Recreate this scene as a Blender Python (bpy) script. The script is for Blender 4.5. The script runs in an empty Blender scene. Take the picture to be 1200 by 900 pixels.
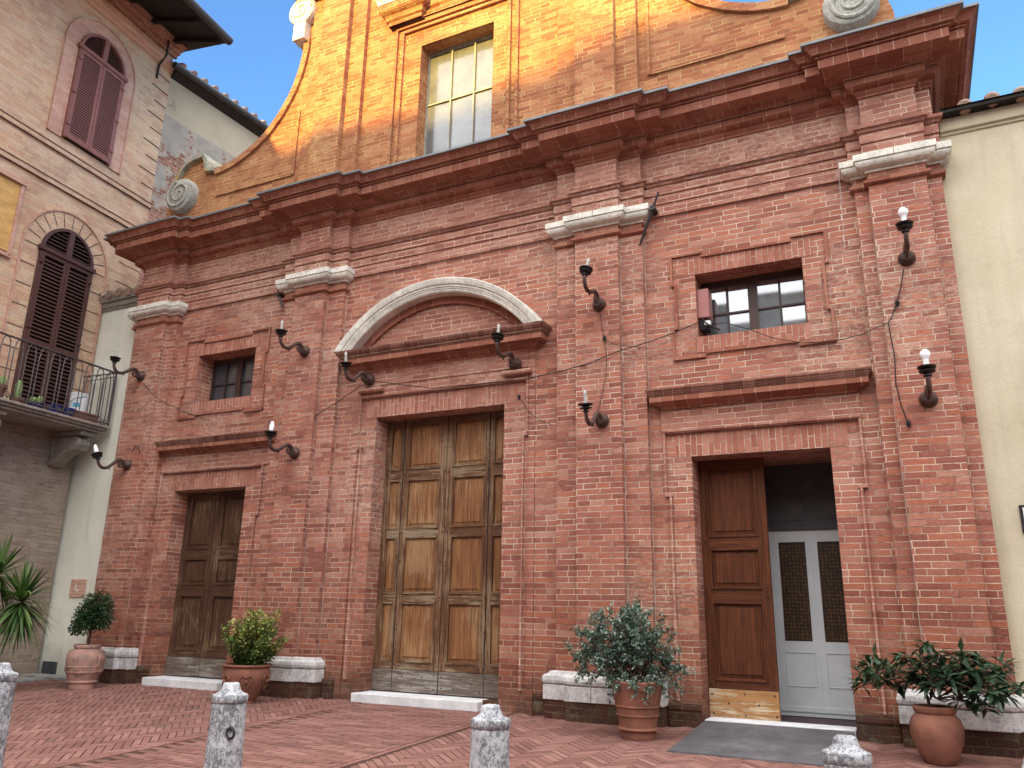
import bpy, bmesh, math, random
from math import sin, cos, pi, radians, sqrt, atan2
from mathutils import Vector, Matrix
random.seed(7)
D = bpy.data
SC = bpy.context.scene
COL = SC.collection
# all coordinates are relative to the eye; everything is lifted by EYE at the end so that the paving at the church wall is z = 0
EYE = 1.11
S_ = 1.167; CD = 7.5 * S_; FPX = 930.8
YAW, PIT, ROL = 0.46003345, 0.27874184, 0.0188105

# ------------------------------------------------------------------ camera
cam = D.cameras.new('camera'); camo = D.objects.new('camera', cam); COL.objects.link(camo)
cam.sensor_width = 36; cam.lens = 36 * FPX / 1200; cam.clip_end = 2000; cam.clip_start = .05
fw = Vector((-sin(YAW) * cos(PIT), cos(YAW) * cos(PIT), sin(PIT)))
rt0 = Vector((cos(YAW), sin(YAW), 0)); up0 = rt0.cross(fw)
rt = cos(ROL) * rt0 + sin(ROL) * up0; up = -sin(ROL) * rt0 + cos(ROL) * up0
m = Matrix((rt, up, -fw)).transposed().to_4x4(); m.translation = Vector((0, -CD, 0))
camo.matrix_world = m
SC.camera = camo

# ------------------------------------------------------------------ world, sun, exposure
SUN_EL, SUN_AZ = radians(16.9), radians(184.5)      # azimuth clockwise from +Y
SKY_STRENGTH, SUN_STRENGTH, EXPOSURE = 0.15, 5.0, 1.25
w = D.worlds.new('World'); SC.world = w; w.use_nodes = True
nt = w.node_tree; bg = nt.nodes['Background']
sky = nt.nodes.new('ShaderNodeTexSky'); sky.sky_type = 'NISHITA'; sky.sun_disc = False
sky.sun_elevation = SUN_EL; sky.sun_rotation = SUN_AZ; sky.altitude = 300; sky.air_density = 1.0; sky.dust_density = .3; sky.ozone_density = 2.5
bg.inputs[1].default_value = SKY_STRENGTH
# bright broken cloud stands over the sunset side of the sky (behind the viewer; the window panes of the photograph mirror it)
def wn(t, **k):
    x = nt.nodes.new(t)
    for a, b in k.items(): setattr(x, a, b)
    return x
CLOUD_V, SKY_TINT = 15.0, (.74, 1.0, 1.20)  # cloud boosted and carried overhead as fill light for the shaded front
tc = wn('ShaderNodeTexCoord'); sx = wn('ShaderNodeSeparateXYZ'); nt.links.new(tc.outputs['Generated'], sx.inputs[0])
cn = wn('ShaderNodeTexNoise'); cn.inputs['Scale'].default_value = 2.6; cn.inputs['Detail'].default_value = 8; cn.inputs['Roughness'].default_value = .6; nt.links.new(tc.outputs['Generated'], cn.inputs[0])
m1 = wn('ShaderNodeMath', operation='MULTIPLY_ADD'); nt.links.new(sx.outputs[1], m1.inputs[0]); m1.inputs[1].default_value = -.6; m1.inputs[2].default_value = -.35
m1b = wn('ShaderNodeMath', operation='MULTIPLY_ADD'); nt.links.new(sx.outputs[2], m1b.inputs[0]); m1b.inputs[1].default_value = 1.0; nt.links.new(m1.outputs[0], m1b.inputs[2]); m1 = m1b
m2 = wn('ShaderNodeMath', operation='MULTIPLY_ADD'); nt.links.new(cn.outputs[0], m2.inputs[0]); m2.inputs[1].default_value = .9; nt.links.new(m1.outputs[0], m2.inputs[2])
mr = wn('ShaderNodeMapRange'); nt.links.new(m2.outputs[0], mr.inputs[0]); mr.inputs[1].default_value = .50; mr.inputs[2].default_value = .80; mr.interpolation_type = 'SMOOTHSTEP'
cc_ = wn('ShaderNodeValToRGB'); nt.links.new(cn.outputs[0], cc_.inputs[0]); cc_.color_ramp.elements[0].position = .3; cc_.color_ramp.elements[0].color = (.58, .60, .64, 1); cc_.color_ramp.elements[1].position = .65; cc_.color_ramp.elements[1].color = (1, .97, .93, 1)
cv = wn('ShaderNodeVectorMath', operation='SCALE'); nt.links.new(cc_.outputs[0], cv.inputs[0]); cz = wn('ShaderNodeMath', operation='MULTIPLY_ADD'); nt.links.new(sx.outputs[2], cz.inputs[0]); cz.inputs[1].default_value = CLOUD_V * .8; cz.inputs[2].default_value = CLOUD_V * .55; nt.links.new(cz.outputs[0], cv.inputs[3])
st0 = wn('ShaderNodeVectorMath', operation='MULTIPLY'); nt.links.new(sky.outputs[0], st0.inputs[0]); st0.inputs[1].default_value = SKY_TINT
mxw = wn('ShaderNodeMix', data_type='RGBA'); nt.links.new(mr.outputs[0], mxw.inputs[0]); nt.links.new(st0.outputs[0], mxw.inputs[6]); nt.links.new(cv.outputs[0], mxw.inputs[7])
nt.links.new(mxw.outputs[2], bg.inputs[0])
sl = D.lights.new('sun', 'SUN'); sl.energy = SUN_STRENGTH; sl.angle = radians(.53); sl.color = (1, .66, .12)
so = D.objects.new('sun', sl); COL.objects.link(so)
sd = Vector((sin(SUN_AZ) * cos(SUN_EL), cos(SUN_AZ) * cos(SUN_EL), sin(SUN_EL)))
so.rotation_euler = sd.to_track_quat('Z', 'Y').to_euler(); so.location = (0, -30, 20)
vs = SC.view_settings; vs.view_transform = 'Standard'; vs.look = 'None'; vs.exposure = EXPOSURE; vs.gamma = 1
SC.render.engine = 'CYCLES'
SC.cycles.max_bounces = 8; SC.cycles.diffuse_bounces = 5

# ------------------------------------------------------------------ pixel -> plane (real depth y)
def aty(px, py, y=0.0):
    d = (px - 600) / FPX * rt - (py - 450) / FPX * up + fw
    t = (CD + y) / d.y
    return Vector((d.x * t, y, d.z * t))

# ------------------------------------------------------------------ node helpers
class NT:
    def __init__(s, name):
        s.m = D.materials.new(name); s.m.use_nodes = True; s.t = s.m.node_tree
        s.b = s.t.nodes['Principled BSDF']
    def n(s, typ, **kw):
        x = s.t.nodes.new(typ)
        for k, v in kw.items():
            if hasattr(x, k) and not k.startswith('i_'): setattr(x, k, v)
        return x
    def l(s, a, b): s.t.links.new(a, b)
    def put(s, sock, v):
        if hasattr(v, 'is_linked') or isinstance(v, bpy.types.NodeSocket): s.l(v, sock)
        else: sock.default_value = v
    def math(s, op, a, b=0.0, c=None, clamp=False):
        x = s.t.nodes.new('ShaderNodeMath'); x.operation = op; x.use_clamp = clamp
        s.put(x.inputs[0], a); s.put(x.inputs[1], b)
        if c is not None: s.put(x.inputs[2], c)
        return x.outputs[0]
    def noise(s, vec, scale, detail=4, rough=.55, out=0, dist=0):
        x = s.t.nodes.new('ShaderNodeTexNoise'); x.inputs['Scale'].default_value = scale; x.inputs['Detail'].default_value = detail
        x.inputs['Roughness'].default_value = rough; x.inputs['Distortion'].default_value = dist
        s.l(vec, x.inputs['Vector']); return x.outputs[out]
    def ramp(s, fac, stops, interp='LINEAR'):
        x = s.t.nodes.new('ShaderNodeValToRGB'); cr = x.color_ramp; cr.interpolation = interp
        while len(cr.elements) < len(stops): cr.elements.new(.5)
        for e, (p, c) in zip(cr.elements, stops):
            e.position = p; e.color = (c[0], c[1], c[2], 1) if hasattr(c, '__len__') else (c, c, c, 1)
        s.l(fac, x.inputs[0]); return x.outputs[0]
    def mix(s, fac, a, b, typ='MIX'):
        x = s.t.nodes.new('ShaderNodeMix'); x.data_type = 'RGBA'; x.blend_type = typ
        s.put(x.inputs[0], fac)
        s.put(x.inputs[6], a if not isinstance(a, tuple) else (*a, 1)); s.put(x.inputs[7], b if not isinstance(b, tuple) else (*b, 1))
        return x.outputs[2]
    def vmap(s, vec, scale=(1, 1, 1), loc=(0, 0, 0), rot=(0, 0, 0)):
        x = s.t.nodes.new('ShaderNodeMapping'); s.l(vec, x.inputs[0]); x.inputs[1].default_value = loc; x.inputs[2].default_value = rot; x.inputs[3].default_value = scale
        return x.outputs[0]
    def comb(s, x, y, z=0.0):
        c = s.t.nodes.new('ShaderNodeCombineXYZ'); s.put(c.inputs[0], x); s.put(c.inputs[1], y); s.put(c.inputs[2], z); return c.outputs[0]
    def sep(s, v):
        c = s.t.nodes.new('ShaderNodeSeparateXYZ'); s.l(v, c.inputs[0]); return c.outputs
    def obj(s): return s.t.nodes.new('ShaderNodeTexCoord').outputs['Object']
    def bump(s, h, dist=.01, strength=1.0):
        b = s.t.nodes.new('ShaderNodeBump'); b.inputs['Distance'].default_value = dist; b.inputs['Strength'].default_value = strength
        s.l(h, b.inputs['Height']); s.l(b.outputs[0], s.b.inputs['Normal'])
    def fin(s, col=None, rough=.85, spec=.3, metal=0.0):
        if col is not None: s.put(s.b.inputs['Base Color'], col if not isinstance(col, tuple) else (*col, 1))
        s.put(s.b.inputs['Roughness'], rough); s.b.inputs['Specular IOR Level'].default_value = spec; s.b.inputs['Metallic'].default_value = metal
        return s.m

def wall_uv(N, rot=False, shift=(0.0, 0.0)):
    # runs along the face: u = x (or y on faces that look sideways), v = z (or y on faces that look up or down)
    o = N.sep(N.obj())
    g = N.t.nodes.new('ShaderNodeTexCoord')
    nn = N.sep(g.outputs['Normal'])
    side = N.math('GREATER_THAN', N.math('ABSOLUTE', nn[0]), .6)
    flat = N.math('GREATER_THAN', N.math('ABSOLUTE', nn[2]), .75)
    u = N.math('ADD', N.math('MULTIPLY', o[0], N.math('SUBTRACT', 1.0, side)), N.math('MULTIPLY', o[1], side))
    v = N.math('ADD', N.math('MULTIPLY', o[2], N.math('SUBTRACT', 1.0, flat)), N.math('MULTIPLY', o[1], flat))
    u = N.math('ADD', u, shift[0]); v = N.math('ADD', v, shift[1])
    return (v, u) if rot else (u, v)

def brick_mat(name, cols, mortar, mortar_lo=None, bw=.285, rh=.0654, ms=.0045, rot=False, wob=.0035, patch=(.5, .4), patch_col=None,
              rough_amt=.5, damp=False, moss=False, shift=(0., 0.), tone=1.0, bumpd=.020, offs=.5):
    N = NT(name); u, v = wall_uv(N, rot, shift)
    P = N.obj()
    n1 = N.noise(P, 9, 3); n2 = N.noise(N.vmap(P, loc=(5, 3, 9)), 11, 3)
    big = N.noise(N.vmap(P, loc=(7, 1, 2)), .9, 2)
    u2 = N.math('ADD', u, N.math('MULTIPLY', N.math('SUBTRACT', n1, .5), wob * 3.5))
    v2 = N.math('ADD', v, N.math('MULTIPLY', N.math('SUBTRACT', n2, .5), wob * 2.2))
    v2 = N.math('ADD', v2, N.math('MULTIPLY', N.math('SUBTRACT', big, .5), wob * 6))
    br = N.t.nodes.new('ShaderNodeTexBrick'); br.offset = offs; br.offset_frequency = 2; br.squash = .56; br.squash_frequency = 3
    N.l(N.comb(u2, v2), br.inputs['Vector']); br.inputs['Color1'].default_value = (0, 0, 0, 1); br.inputs['Color2'].default_value = (1, 1, 1, 1)
    br.inputs['Mortar'].default_value = (.5, .5, .5, 1)
    br.inputs['Scale'].default_value = 1; br.inputs['Brick Width'].default_value = bw; br.inputs['Row Height'].default_value = rh
    msn = N.math('ADD', ms, N.math('MULTIPLY', N.math('SUBTRACT', N.noise(P, 5, 4, .7), .5), ms * 1.7))
    N.l(msn, br.inputs['Mortar Size']); br.inputs['Mortar Smooth'].default_value = .25; br.inputs['Bias'].default_value = 0
    tint = br.outputs[0]; fac = br.outputs[1]
    st = [(i / (len(cols) - 1), tuple(q * tone for q in c)) for i, c in enumerate(cols)]
    bc = N.ramp(tint, st)
    fine = N.noise(P, 60, 5, .7)
    bc = N.mix(N.math('MULTIPLY', rough_amt, 1.0), bc, N.mix(fine, tuple(q * .45 * tone for q in cols[0]), tuple(min(1, q * 1.55 * tone) for q in cols[-1])), 'MIX') if False else N.mix(N.ramp(fine, [(.32, 0.0), (.72, 1.0)]), N.mix(rough_amt, bc, (0.0, 0.0, 0.0)), bc)
    # large uneven tone
    bt = N.noise(N.vmap(P, loc=(2, 8, 4)), .55, 5, .6)
    bc = N.mix(N.ramp(bt, [(.38, .0), (.62, 1.0)]), bc, N.mix(.5, bc, N.mix(1.0, bc, (1.12, 1.0, .92), 'MULTIPLY')))
    # mortar, bright in places and grimy in others
    mlo = mortar_lo or tuple(q * .35 for q in mortar)
    mm = N.ramp(N.noise(N.vmap(P, loc=(1, 4, 6)), 3.2, 5, .65), [(.36, mlo), (.55, mortar)])
    col = N.mix(fac, bc, mm)
    # mortar smeared over the bricks
    sm = N.math('MULTIPLY', N.ramp(N.noise(N.vmap(P, loc=(11, 2, 3)), .8, 3, .5), [(patch[0], 0.0), (patch[0] + .16, 1.0)]),
                N.ramp(N.noise(N.vmap(P, loc=(1, 12, 3), scale=(1, 1, 2.2)), 14, 5, .75), [(.46, 0.0), (.62, 1.0)]))
    col = N.mix(N.math('MULTIPLY', sm, patch[1]), col, patch_col or mortar)
    o = N.sep(P)
    mid = N.noise(N.vmap(P, loc=(4, 9, 2)), 1.7, 6, .68)
    col = N.mix(N.math('MULTIPLY', N.ramp(mid, [(.46, 0.0), (.66, 1.0)]), .42), col, N.mix(1.0, col, (.60, .50, .46), 'MULTIPLY'))
    spot = N.noise(N.vmap(P, loc=(14, 9, 2), scale=(1, 1, 1.6)), 19, 4, .7)
    col = N.mix(N.math('MULTIPLY', N.ramp(spot, [(.58, 0.0), (.70, 1.0)]), .4), col, N.mix(1.0, col, (.50, .42, .40), 'MULTIPLY'))
    if damp:
        soil = N.math('MULTIPLY', N.math('SUBTRACT', 2.1, N.math('ADD', o[2], N.math('MULTIPLY', mid, 2.2))), .42, clamp=True)
        col = N.mix(N.math('MULTIPLY', soil, .95), col, N.mix(1.0, col, (.60, .47, .38), 'MULTIPLY'))
        dn = N.noise(N.vmap(P, loc=(3, 3, 7)), 2.2, 5, .65)
        low = N.math('MULTIPLY', N.math('SUBTRACT', -.55, o[2]), 2.2, clamp=True)
        dm = N.math('MULTIPLY', low, N.ramp(dn, [(.35, .15), (.6, 1.0)]))
        col = N.mix(N.math('MULTIPLY', dm, .72), col, (.052, .036, .028))
        gr = N.math('MULTIPLY', low, N.ramp(N.noise(N.vmap(P, loc=(9, 1, 1)), 5, 5, .7), [(.55, 0.0), (.7, .55)]))
        col = N.mix(gr, col, (.16, .17, .10))
    h = N.math('ADD', N.math('MULTIPLY', N.math('SUBTRACT', 1.0, fac), .75), N.math('MULTIPLY', N.noise(P, 38, 5, .72), .55))
    h = N.math('ADD', h, N.math('MULTIPLY', N.noise(P, 7, 3, .6), .35))
    h = N.math('ADD', h, N.math('MULTIPLY', tint, .25))
    N.bump(h, bumpd)
    return N.fin(col, .9, .22)

RED = [(.31, .115, .085), (.39, .155, .115), (.46, .195, .15), (.49, .185, .12), (.54, .29, .225)]
PINK = [(.32, .13, .098), (.40, .175, .135), (.44, .205, .155), (.50, .27, .21)]
TAN = [(.52, .34, .23), (.59, .41, .285), (.64, .47, .33), (.65, .45, .29), (.57, .33, .22)]
M = {}
M['brick'] = brick_mat('weathered red brick', RED, (.72, .63, .50), (.20, .12, .09), damp=True, rough_amt=.34)
M['brick_pier'] = brick_mat('red brick of the piers', RED, (.72, .62, .50), (.17, .10, .08), damp=True, rough_amt=.38, shift=(.11, .0), ms=.0042)
M['plinth'] = brick_mat('dark damp plinth brick', [(.13, .05, .035), (.20, .08, .055), (.24, .11, .075)], (.30, .27, .19), (.10, .08, .06), damp=True, rough_amt=.5, rh=.075)
M['rubbed'] = brick_mat('smooth rubbed brick', PINK, (.68, .54, .42), (.26, .12, .09), ms=.0042, wob=.004, patch=(.47, .45), rough_amt=.38, bumpd=.004)
M['mould'] = brick_mat('moulded terracotta brick', [(.29, .105, .072), (.36, .145, .10), (.44, .20, .14)], (.62, .46, .34), (.18, .08, .055), bw=.27, rh=.4, ms=.0035, wob=.002, patch=(.6, .3), rough_amt=.35, bumpd=.004, shift=(.03, .2))
M['soldier'] = brick_mat('upright brick of the flat arches', [(.36, .14, .10), (.43, .18, .13), (.50, .24, .18)], (.64, .52, .42), (.25, .12, .09), rot=True, rough_amt=.25, ms=.0042, patch=(.55, .3), shift=(.05, 0), wob=.003)
M['gable'] = brick_mat('orange red gable brick', [(.36, .125, .065), (.44, .165, .085), (.50, .21, .105), (.55, .27, .14)], (.66, .50, .22), (.30, .15, .08), rough_amt=.35, ms=.0045, patch=(.5, .45))
M['tan'] = brick_mat('tan palazzo brick', TAN, (.62, .50, .38), (.42, .30, .21), ms=.005, rough_amt=.2, patch=(.45, .5), shift=(.02, .01), bumpd=.008)
M['tan_low'] = brick_mat('grey brown palazzo brick', [(.29, .23, .19), (.36, .29, .24), (.42, .34, .28)], (.42, .36, .30), (.2, .16, .13), ms=.006, rough_amt=.25, patch=(.45, .4))
M['tan_rub'] = brick_mat('pinkish surround brick', [(.50, .28, .21), (.55, .33, .26), (.58, .37, .29)], (.66, .54, .44), (.45, .30, .23), bw=.3, rh=.055, ms=.0035, rough_amt=.12, wob=.002, patch=(.6, .3), bumpd=.004)

def plain(name, col, rough=.6, spec=.4, metal=0.0, var=.25, scale=8, bumpd=0.0, col2=None, scale2=(1, 1, 1)):
    N = NT(name); P = N.vmap(N.obj(), scale=scale2)
    n = N.noise(P, scale, 5, .65)
    c2 = col2 or tuple(max(0, q * (1 - var * 1.6)) for q in col)
    c = N.ramp(n, [(.3, c2), (.65, col)])
    if bumpd: N.bump(N.noise(P, scale * 4, 5, .7), bumpd)
    return N.fin(c, rough, spec, metal)

def stone_mat(name, base, dark, stain=.5, black=0.0, scale=1.0):
    N = NT(name); P = N.obj()
    a = N.noise(P, 4 * scale, 6, .7); b = N.noise(N.vmap(P, scale=(1, 1, .7), loc=(3, 1, 0)), 11 * scale, 6, .75)
    c = N.ramp(a, [(.3, tuple(q * .72 for q in base)), (.62, base)])
    c = N.mix(N.math('MULTIPLY', N.ramp(b, [(.48, 0.0), (.66, 1.0)]), stain), c, dark)
    if black:
        k = N.noise(N.vmap(P, scale=(1, 1, .7), loc=(8, 2, 5)), 24 * scale, 7, .85); k2 = N.noise(P, 3 * scale, 4, .6)
        thr = N.math('ADD', N.math('MULTIPLY', k, .75), N.math('MULTIPLY', k2, .35))
        c = N.mix(N.math('MULTIPLY', N.ramp(thr, [(.535, 0.0), (.575, 1.0)]), black), c, (.03, .031, .036))
    v = N.t.nodes.new('ShaderNodeTexVoronoi'); v.inputs['Scale'].default_value = 40 * scale; N.l(P, v.inputs[0])
    pit = N.ramp(v.outputs[0], [(.08, 0.0), (.3, 1.0)])
    N.bump(N.math('ADD', N.math('MULTIPLY', pit, .5), N.noise(P, 30 * scale, 6, .75)), .006)
    return N.fin(c, .75, .35)
M['white_stone'] = stone_mat('white travertine', (.82, .79, .71), (.46, .42, .35), .42, .22)
M['marble'] = stone_mat('clean white marble step', (.70, .70, .72), (.5, .5, .52), .25)
M['base_stone'] = stone_mat('pale base stone', (.68, .66, .65), (.34, .33, .33), .6, .3, 1.6)
M['bollard'] = stone_mat('lichen blackened travertine', (.52, .53, .56), (.24, .245, .27), .75, .72, 2.6)
M['scroll'] = stone_mat('grey volute stone', (.46, .45, .40), (.22, .20, .15), .5, .35)
M['balc_stone'] = stone_mat('weathered grey balcony stone', (.34, .30, .26), (.16, .13, .10), .6, .3)
def moss_mat():
    N = NT('mossy coping'); P = N.obj()
    c = N.ramp(N.noise(P, 7, 5, .7), [(.35, (.20, .20, .17)), (.5, (.36, .34, .27)), (.62, (.38, .28, .06))])
    N.bump(N.noise(P, 40, 5, .7), .006); return N.fin(c, .9, .2)
M['moss'] = moss_mat()
def plaster_mat(name, a, b, streak=.3, sc=1.0):
    N = NT(name); P = N.obj()
    c = N.ramp(N.noise(P, .9 * sc, 6, .6), [(.3, a), (.7, b)])
    c = N.mix(N.math('MULTIPLY', N.ramp(N.noise(N.vmap(P, scale=(2.2, 2.2, .35), loc=(1, 5, 0)), 2.2, 6, .65), [(.5, 0.0), (.75, 1.0)]), streak), c, tuple(q * .62 for q in a))
    c = N.mix(N.math('MULTIPLY', N.ramp(N.noise(P, 24, 4, .7), [(.4, 0.0), (.7, 1.0)]), .12), c, tuple(q * .7 for q in a))
    o = N.sep(P)
    run = N.noise(N.vmap(P, scale=(5, 5, .25), loc=(2, 2, 1)), 2.0, 6, .7)
    c = N.mix(N.math('MULTIPLY', N.ramp(run, [(.52, 0.0), (.72, 1.0)]), .22), c, tuple(q * .55 for q in a))
    pat = N.noise(N.vmap(P, loc=(6, 2, 9)), 2.6, 7, .7)
    c = N.mix(N.math('MULTIPLY', N.ramp(pat, [(.50, 0.0), (.60, 1.0)]), .16), c, tuple(q * .66 for q in a))
    low = N.math('MULTIPLY', N.math('SUBTRACT', N.math('MULTIPLY', pat, .9), N.math('ADD', o[2], 1.0)), 1.2, clamp=True)
    c = N.mix(N.math('MULTIPLY', low, .6), c, (.2, .19, .16))
    N.bump(N.noise(P, 30, 6, .7), .004); return N.fin(c, .9, .2)
M['plaster'] = plaster_mat('pale ochre render', (.50, .44, .31), (.60, .55, .42), .22)
M['plaster_left'] = plaster_mat('pale grey green render', (.68, .67, .57), (.78, .77, .67), .22)
def peeled_mat():
    N = NT('peeling plaster over brick'); P = N.obj()
    u, v = wall_uv(N)
    o = N.sep(P)
    u = N.math('ADD', o[1], 0.0)
    br = N.t.nodes.new('ShaderNodeTexBrick'); N.l(N.comb(u, o[2]), br.inputs['Vector']); br.inputs['Scale'].default_value = 1
    br.inputs['Brick Width'].default_value = .29; br.inputs['Row Height'].default_value = .075; br.inputs['Mortar Size'].default_value = .006
    br.inputs['Color1'].default_value = (.30, .13, .09, 1); br.inputs['Color2'].default_value = (.38, .19, .13, 1); br.inputs['Mortar'].default_value = (.42, .36, .29, 1)
    n = N.noise(P, 1.9, 7, .7); n2 = N.noise(N.vmap(P, scale=(1, 1, 2)), 9, 5, .7)
    hgt = N.math('MULTIPLY', N.math('SUBTRACT', o[2], 8.6), .075)
    t = N.math('ADD', N.math('ADD', N.math('MULTIPLY', n, .75), N.math('MULTIPLY', n2, .3)), hgt)
    pl = N.ramp(N.noise(P, 2.5, 5, .6), [(.35, (.24, .22, .20)), (.6, (.36, .32, .27))])
    c = N.mix(N.ramp(t, [(.505, 0.0), (.53, 1.0)]), br.outputs[0], pl)
    up_e = N.math('GREATER_THAN', N.math('ADD', o[2], N.math('MULTIPLY', n2, .12)), 9.72)
    c = N.mix(up_e, c, N.ramp(n, [(.3, (.38, .33, .24)), (.7, (.46, .40, .29))]))
    N.bump(N.ramp(t, [(.45, 0.0), (.5, 1.0)]), .02); return N.fin(c, .9, .2)
M['peeled'] = peeled_mat()
def wood_mat(name, stops, scale=1.0, rough=.6, worn=None, wornamt=.5, horiz=False, spec=.3):
    N = NT(name); P = N.obj()
    if horiz: Q = N.vmap(P, scale=(.6, 10, 10))
    else: Q = N.vmap(P, scale=(10, 10, .45))
    g = N.noise(Q, 3.2 * scale, 8, .72, dist=.6)
    g2 = N.noise(N.vmap(Q, scale=(3, 3, 1)), 6 * scale, 5, .7)
    t = N.math('ADD', N.math('MULTIPLY', g, .7), N.math('MULTIPLY', g2, .3))
    c = N.ramp(t, stops)
    blotch = N.noise(P, 1.6, 5, .6)
    c = N.mix(N.ramp(blotch, [(.35, .0), (.65, .42)]), c, N.mix(1.0, c, (.52, .42, .38), 'MULTIPLY'))
    if worn:
        wn = N.math('ADD', N.math('MULTIPLY', N.noise(Q, 4, 6, .8), .6), N.math('MULTIPLY', N.noise(P, 1.3, 4, .6), .45))
        c = N.mix(N.math('MULTIPLY', N.ramp(wn, [(.545, 0.0), (.60, 1.0)]), wornamt), c, worn)
    N.bump(t, .006); return N.fin(c, rough, spec)
M['wood_c'] = wood_mat('sun bleached orange wood', [(.30, (.045, .018, .009)), (.45, (.17, .070, .028)), (.6, (.31, .145, .058)), (.75, (.44, .25, .12))], worn=(.50, .36, .20), wornamt=.3)
M['wood_cf'] = wood_mat('worn greyed wood', [(.30, (.030, .013, .008)), (.45, (.09, .04, .019)), (.6, (.17, .08, .038)), (.75, (.28, .16, .08))], worn=(.46, .34, .21), wornamt=.38)
M['wood_l'] = wood_mat('dark weathered wood', [(.30, (.022, .010, .006)), (.48, (.07, .032, .018)), (.62, (.12, .060, .034)), (.78, (.20, .12, .07))], worn=(.30, .22, .13), wornamt=.5)
M['wood_r'] = wood_mat('reddish varnished wood', [(.30, (.026, .009, .005)), (.48, (.085, .028, .013)), (.62, (.150, .048, .018)), (.78, (.26, .10, .04))], rough=.6, spec=.15)
M['wood_kick'] = wood_mat('bare worn honey wood', [(.3, (.18, .085, .03)), (.5, (.38, .19, .07)), (.7, (.50, .28, .12))], worn=(.55, .48, .34), wornamt=.8, horiz=True)
M['wood_grey'] = wood_mat('greyed kick board wood', [(.3, (.05, .037, .03)), (.5, (.13, .10, .08)), (.7, (.24, .20, .17))], worn=(.36, .34, .31), wornamt=.6, horiz=True)
M['bar_grey'] = plain('dull grey window bars', (.40, .37, .30), .5)
M['frame_wood'] = plain('dark window frame paint', (.055, .028, .024), .5)
M['grey_paint'] = plain('blue grey door paint', (.52, .54, .56), .5, var=.08, scale=3)
M['lobby_shade'] = plain('dark brown lobby shade', (.06, .052, .056), .55)  # near-black colour stands in for the shade under the door lintel
M['burg_step'] = plain('dark burgundy inner sill', (.045, .018, .024), .5)
M['shutter_hi'] = plain('faded mauve brown shutter paint', (.25, .095, .072), .55, var=.15)
M['shutter_lo'] = plain('dark brown shutter paint', (.085, .038, .032), .5, var=.15)
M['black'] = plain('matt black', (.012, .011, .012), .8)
M['iron'] = plain('blackened iron', (.03, .027, .028), .5, metal=.3)
M['rust'] = plain('rusted iron', (.10, .052, .042), .6, metal=.2, scale=20, col2=(.035, .022, .02), bumpd=.002)
M['wrought'] = plain('grey wrought iron', (.13, .115, .12), .5, metal=.3, scale=20, col2=(.06, .05, .05))
M['lead'] = plain('lead flashing', (.21, .23, .25), .55, metal=.2, scale=3, col2=(.13, .14, .15))
M['gutter'] = plain('dark painted gutter', (.045, .042, .042), .5)
M['tile'] = plain('clay roof tile', (.36, .22, .16), .9, scale=5, col2=(.24, .19, .15), bumpd=.01)
M['eave_wood'] = plain('dark eave timber', (.020, .016, .014), .8)
M['terra'] = plain('terracotta', (.27, .115, .078), .9, spec=.15, scale=6, bumpd=.004, col2=(.15, .07, .052))
M['terra_old'] = plain('stained terracotta', (.44, .24, .19), .9, scale=9, bumpd=.004, col2=(.16, .115, .10))
M['soil'] = plain('potting soil', (.05, .035, .025), .95, scale=30)
M['bark'] = plain('brown bark', (.10, .065, .045), .9, scale=30)
M['palebark'] = plain('grey yucca bark', (.30, .25, .20), .9, scale=18, col2=(.13, .10, .08), bumpd=.01)
M['bulb_white'] = plain('opal bulb', (.85, .86, .88), .25, var=.02)
M['white_plastic'] = plain('white plastic', (.74, .77, .80), .45, var=.03)
M['blue_label'] = plain('blue label', (.08, .35, .55), .5, var=.05)
M['blue_pot'] = plain('blue glazed pot', (.02, .035, .16), .2)
M['pink_box'] = plain('pinkish metal box', (.33, .13, .12), .5, var=.08)
M['cement'] = plain('grey cement', (.28, .27, .26), .9, scale=6, bumpd=.003)
M['slate_cover'] = plain('dark slate cover', (.05, .06, .07), .6)
M['cactus'] = plain('pale green cactus', (.25, .34, .13), .7, scale=10, col2=(.13, .22, .07))
M['pipe'] = plain('pale cable pipe', (.50, .49, .47), .5)
M['seam'] = plain('crumbling mortar seam', (.56, .48, .40), .95, scale=4, col2=(.13, .075, .06), scale2=(1, 1, .6))
M['ochre'] = plain('ochre marbled panel', (.66, .40, .13), .6, scale=3, col2=(.40, .22, .07), scale2=(1, 1, 2.5))
M['cornice_dark'] = brick_mat('soot and shadow darkened moulded brick', [(.16, .07, .05), (.24, .10, .075), (.34, .17, .13)], (.36, .25, .18), (.10, .05, .04), bw=.2, rh=.4, ms=.003, wob=.001, rough_amt=.5, bumpd=.004, shift=(.03, .2))
def glass_mat(name, dirt, dcol, rough=.05, dark=(.015, .02, .03), gl=.42):
    N = NT(name); P = N.obj()
    n = N.ramp(N.noise(P, 3.5, 6, .65), [(.35, dirt * .55), (.7, min(1.0, dirt * 1.35))])
    N.bump(N.noise(P, 2.5, 2), .0025)
    g = N.t.nodes.new('ShaderNodeBsdfGlossy'); g.inputs['Roughness'].default_value = rough; g.inputs['Color'].default_value = (.92, .95, 1, 1)
    N.fin(N.mix(n, dark, dcol), .35, .5)
    mx = N.t.nodes.new('ShaderNodeMixShader'); lw = N.t.nodes.new('ShaderNodeLayerWeight'); lw.inputs[0].default_value = .45
    f = N.math('ADD', N.math('MULTIPLY', lw.outputs['Facing'], gl * .7), gl, clamp=True)
    N.l(f, mx.inputs[0]); N.l(N.b.outputs[0], mx.inputs[1]); N.l(g.outputs[0], mx.inputs[2])
    N.l(mx.outputs[0], N.t.nodes['Material Output'].inputs[0])
    return N.m
M['glass_up'] = glass_mat('dusty upper window glass', .8, (.17, .175, .18), .12, gl=.05)
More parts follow.
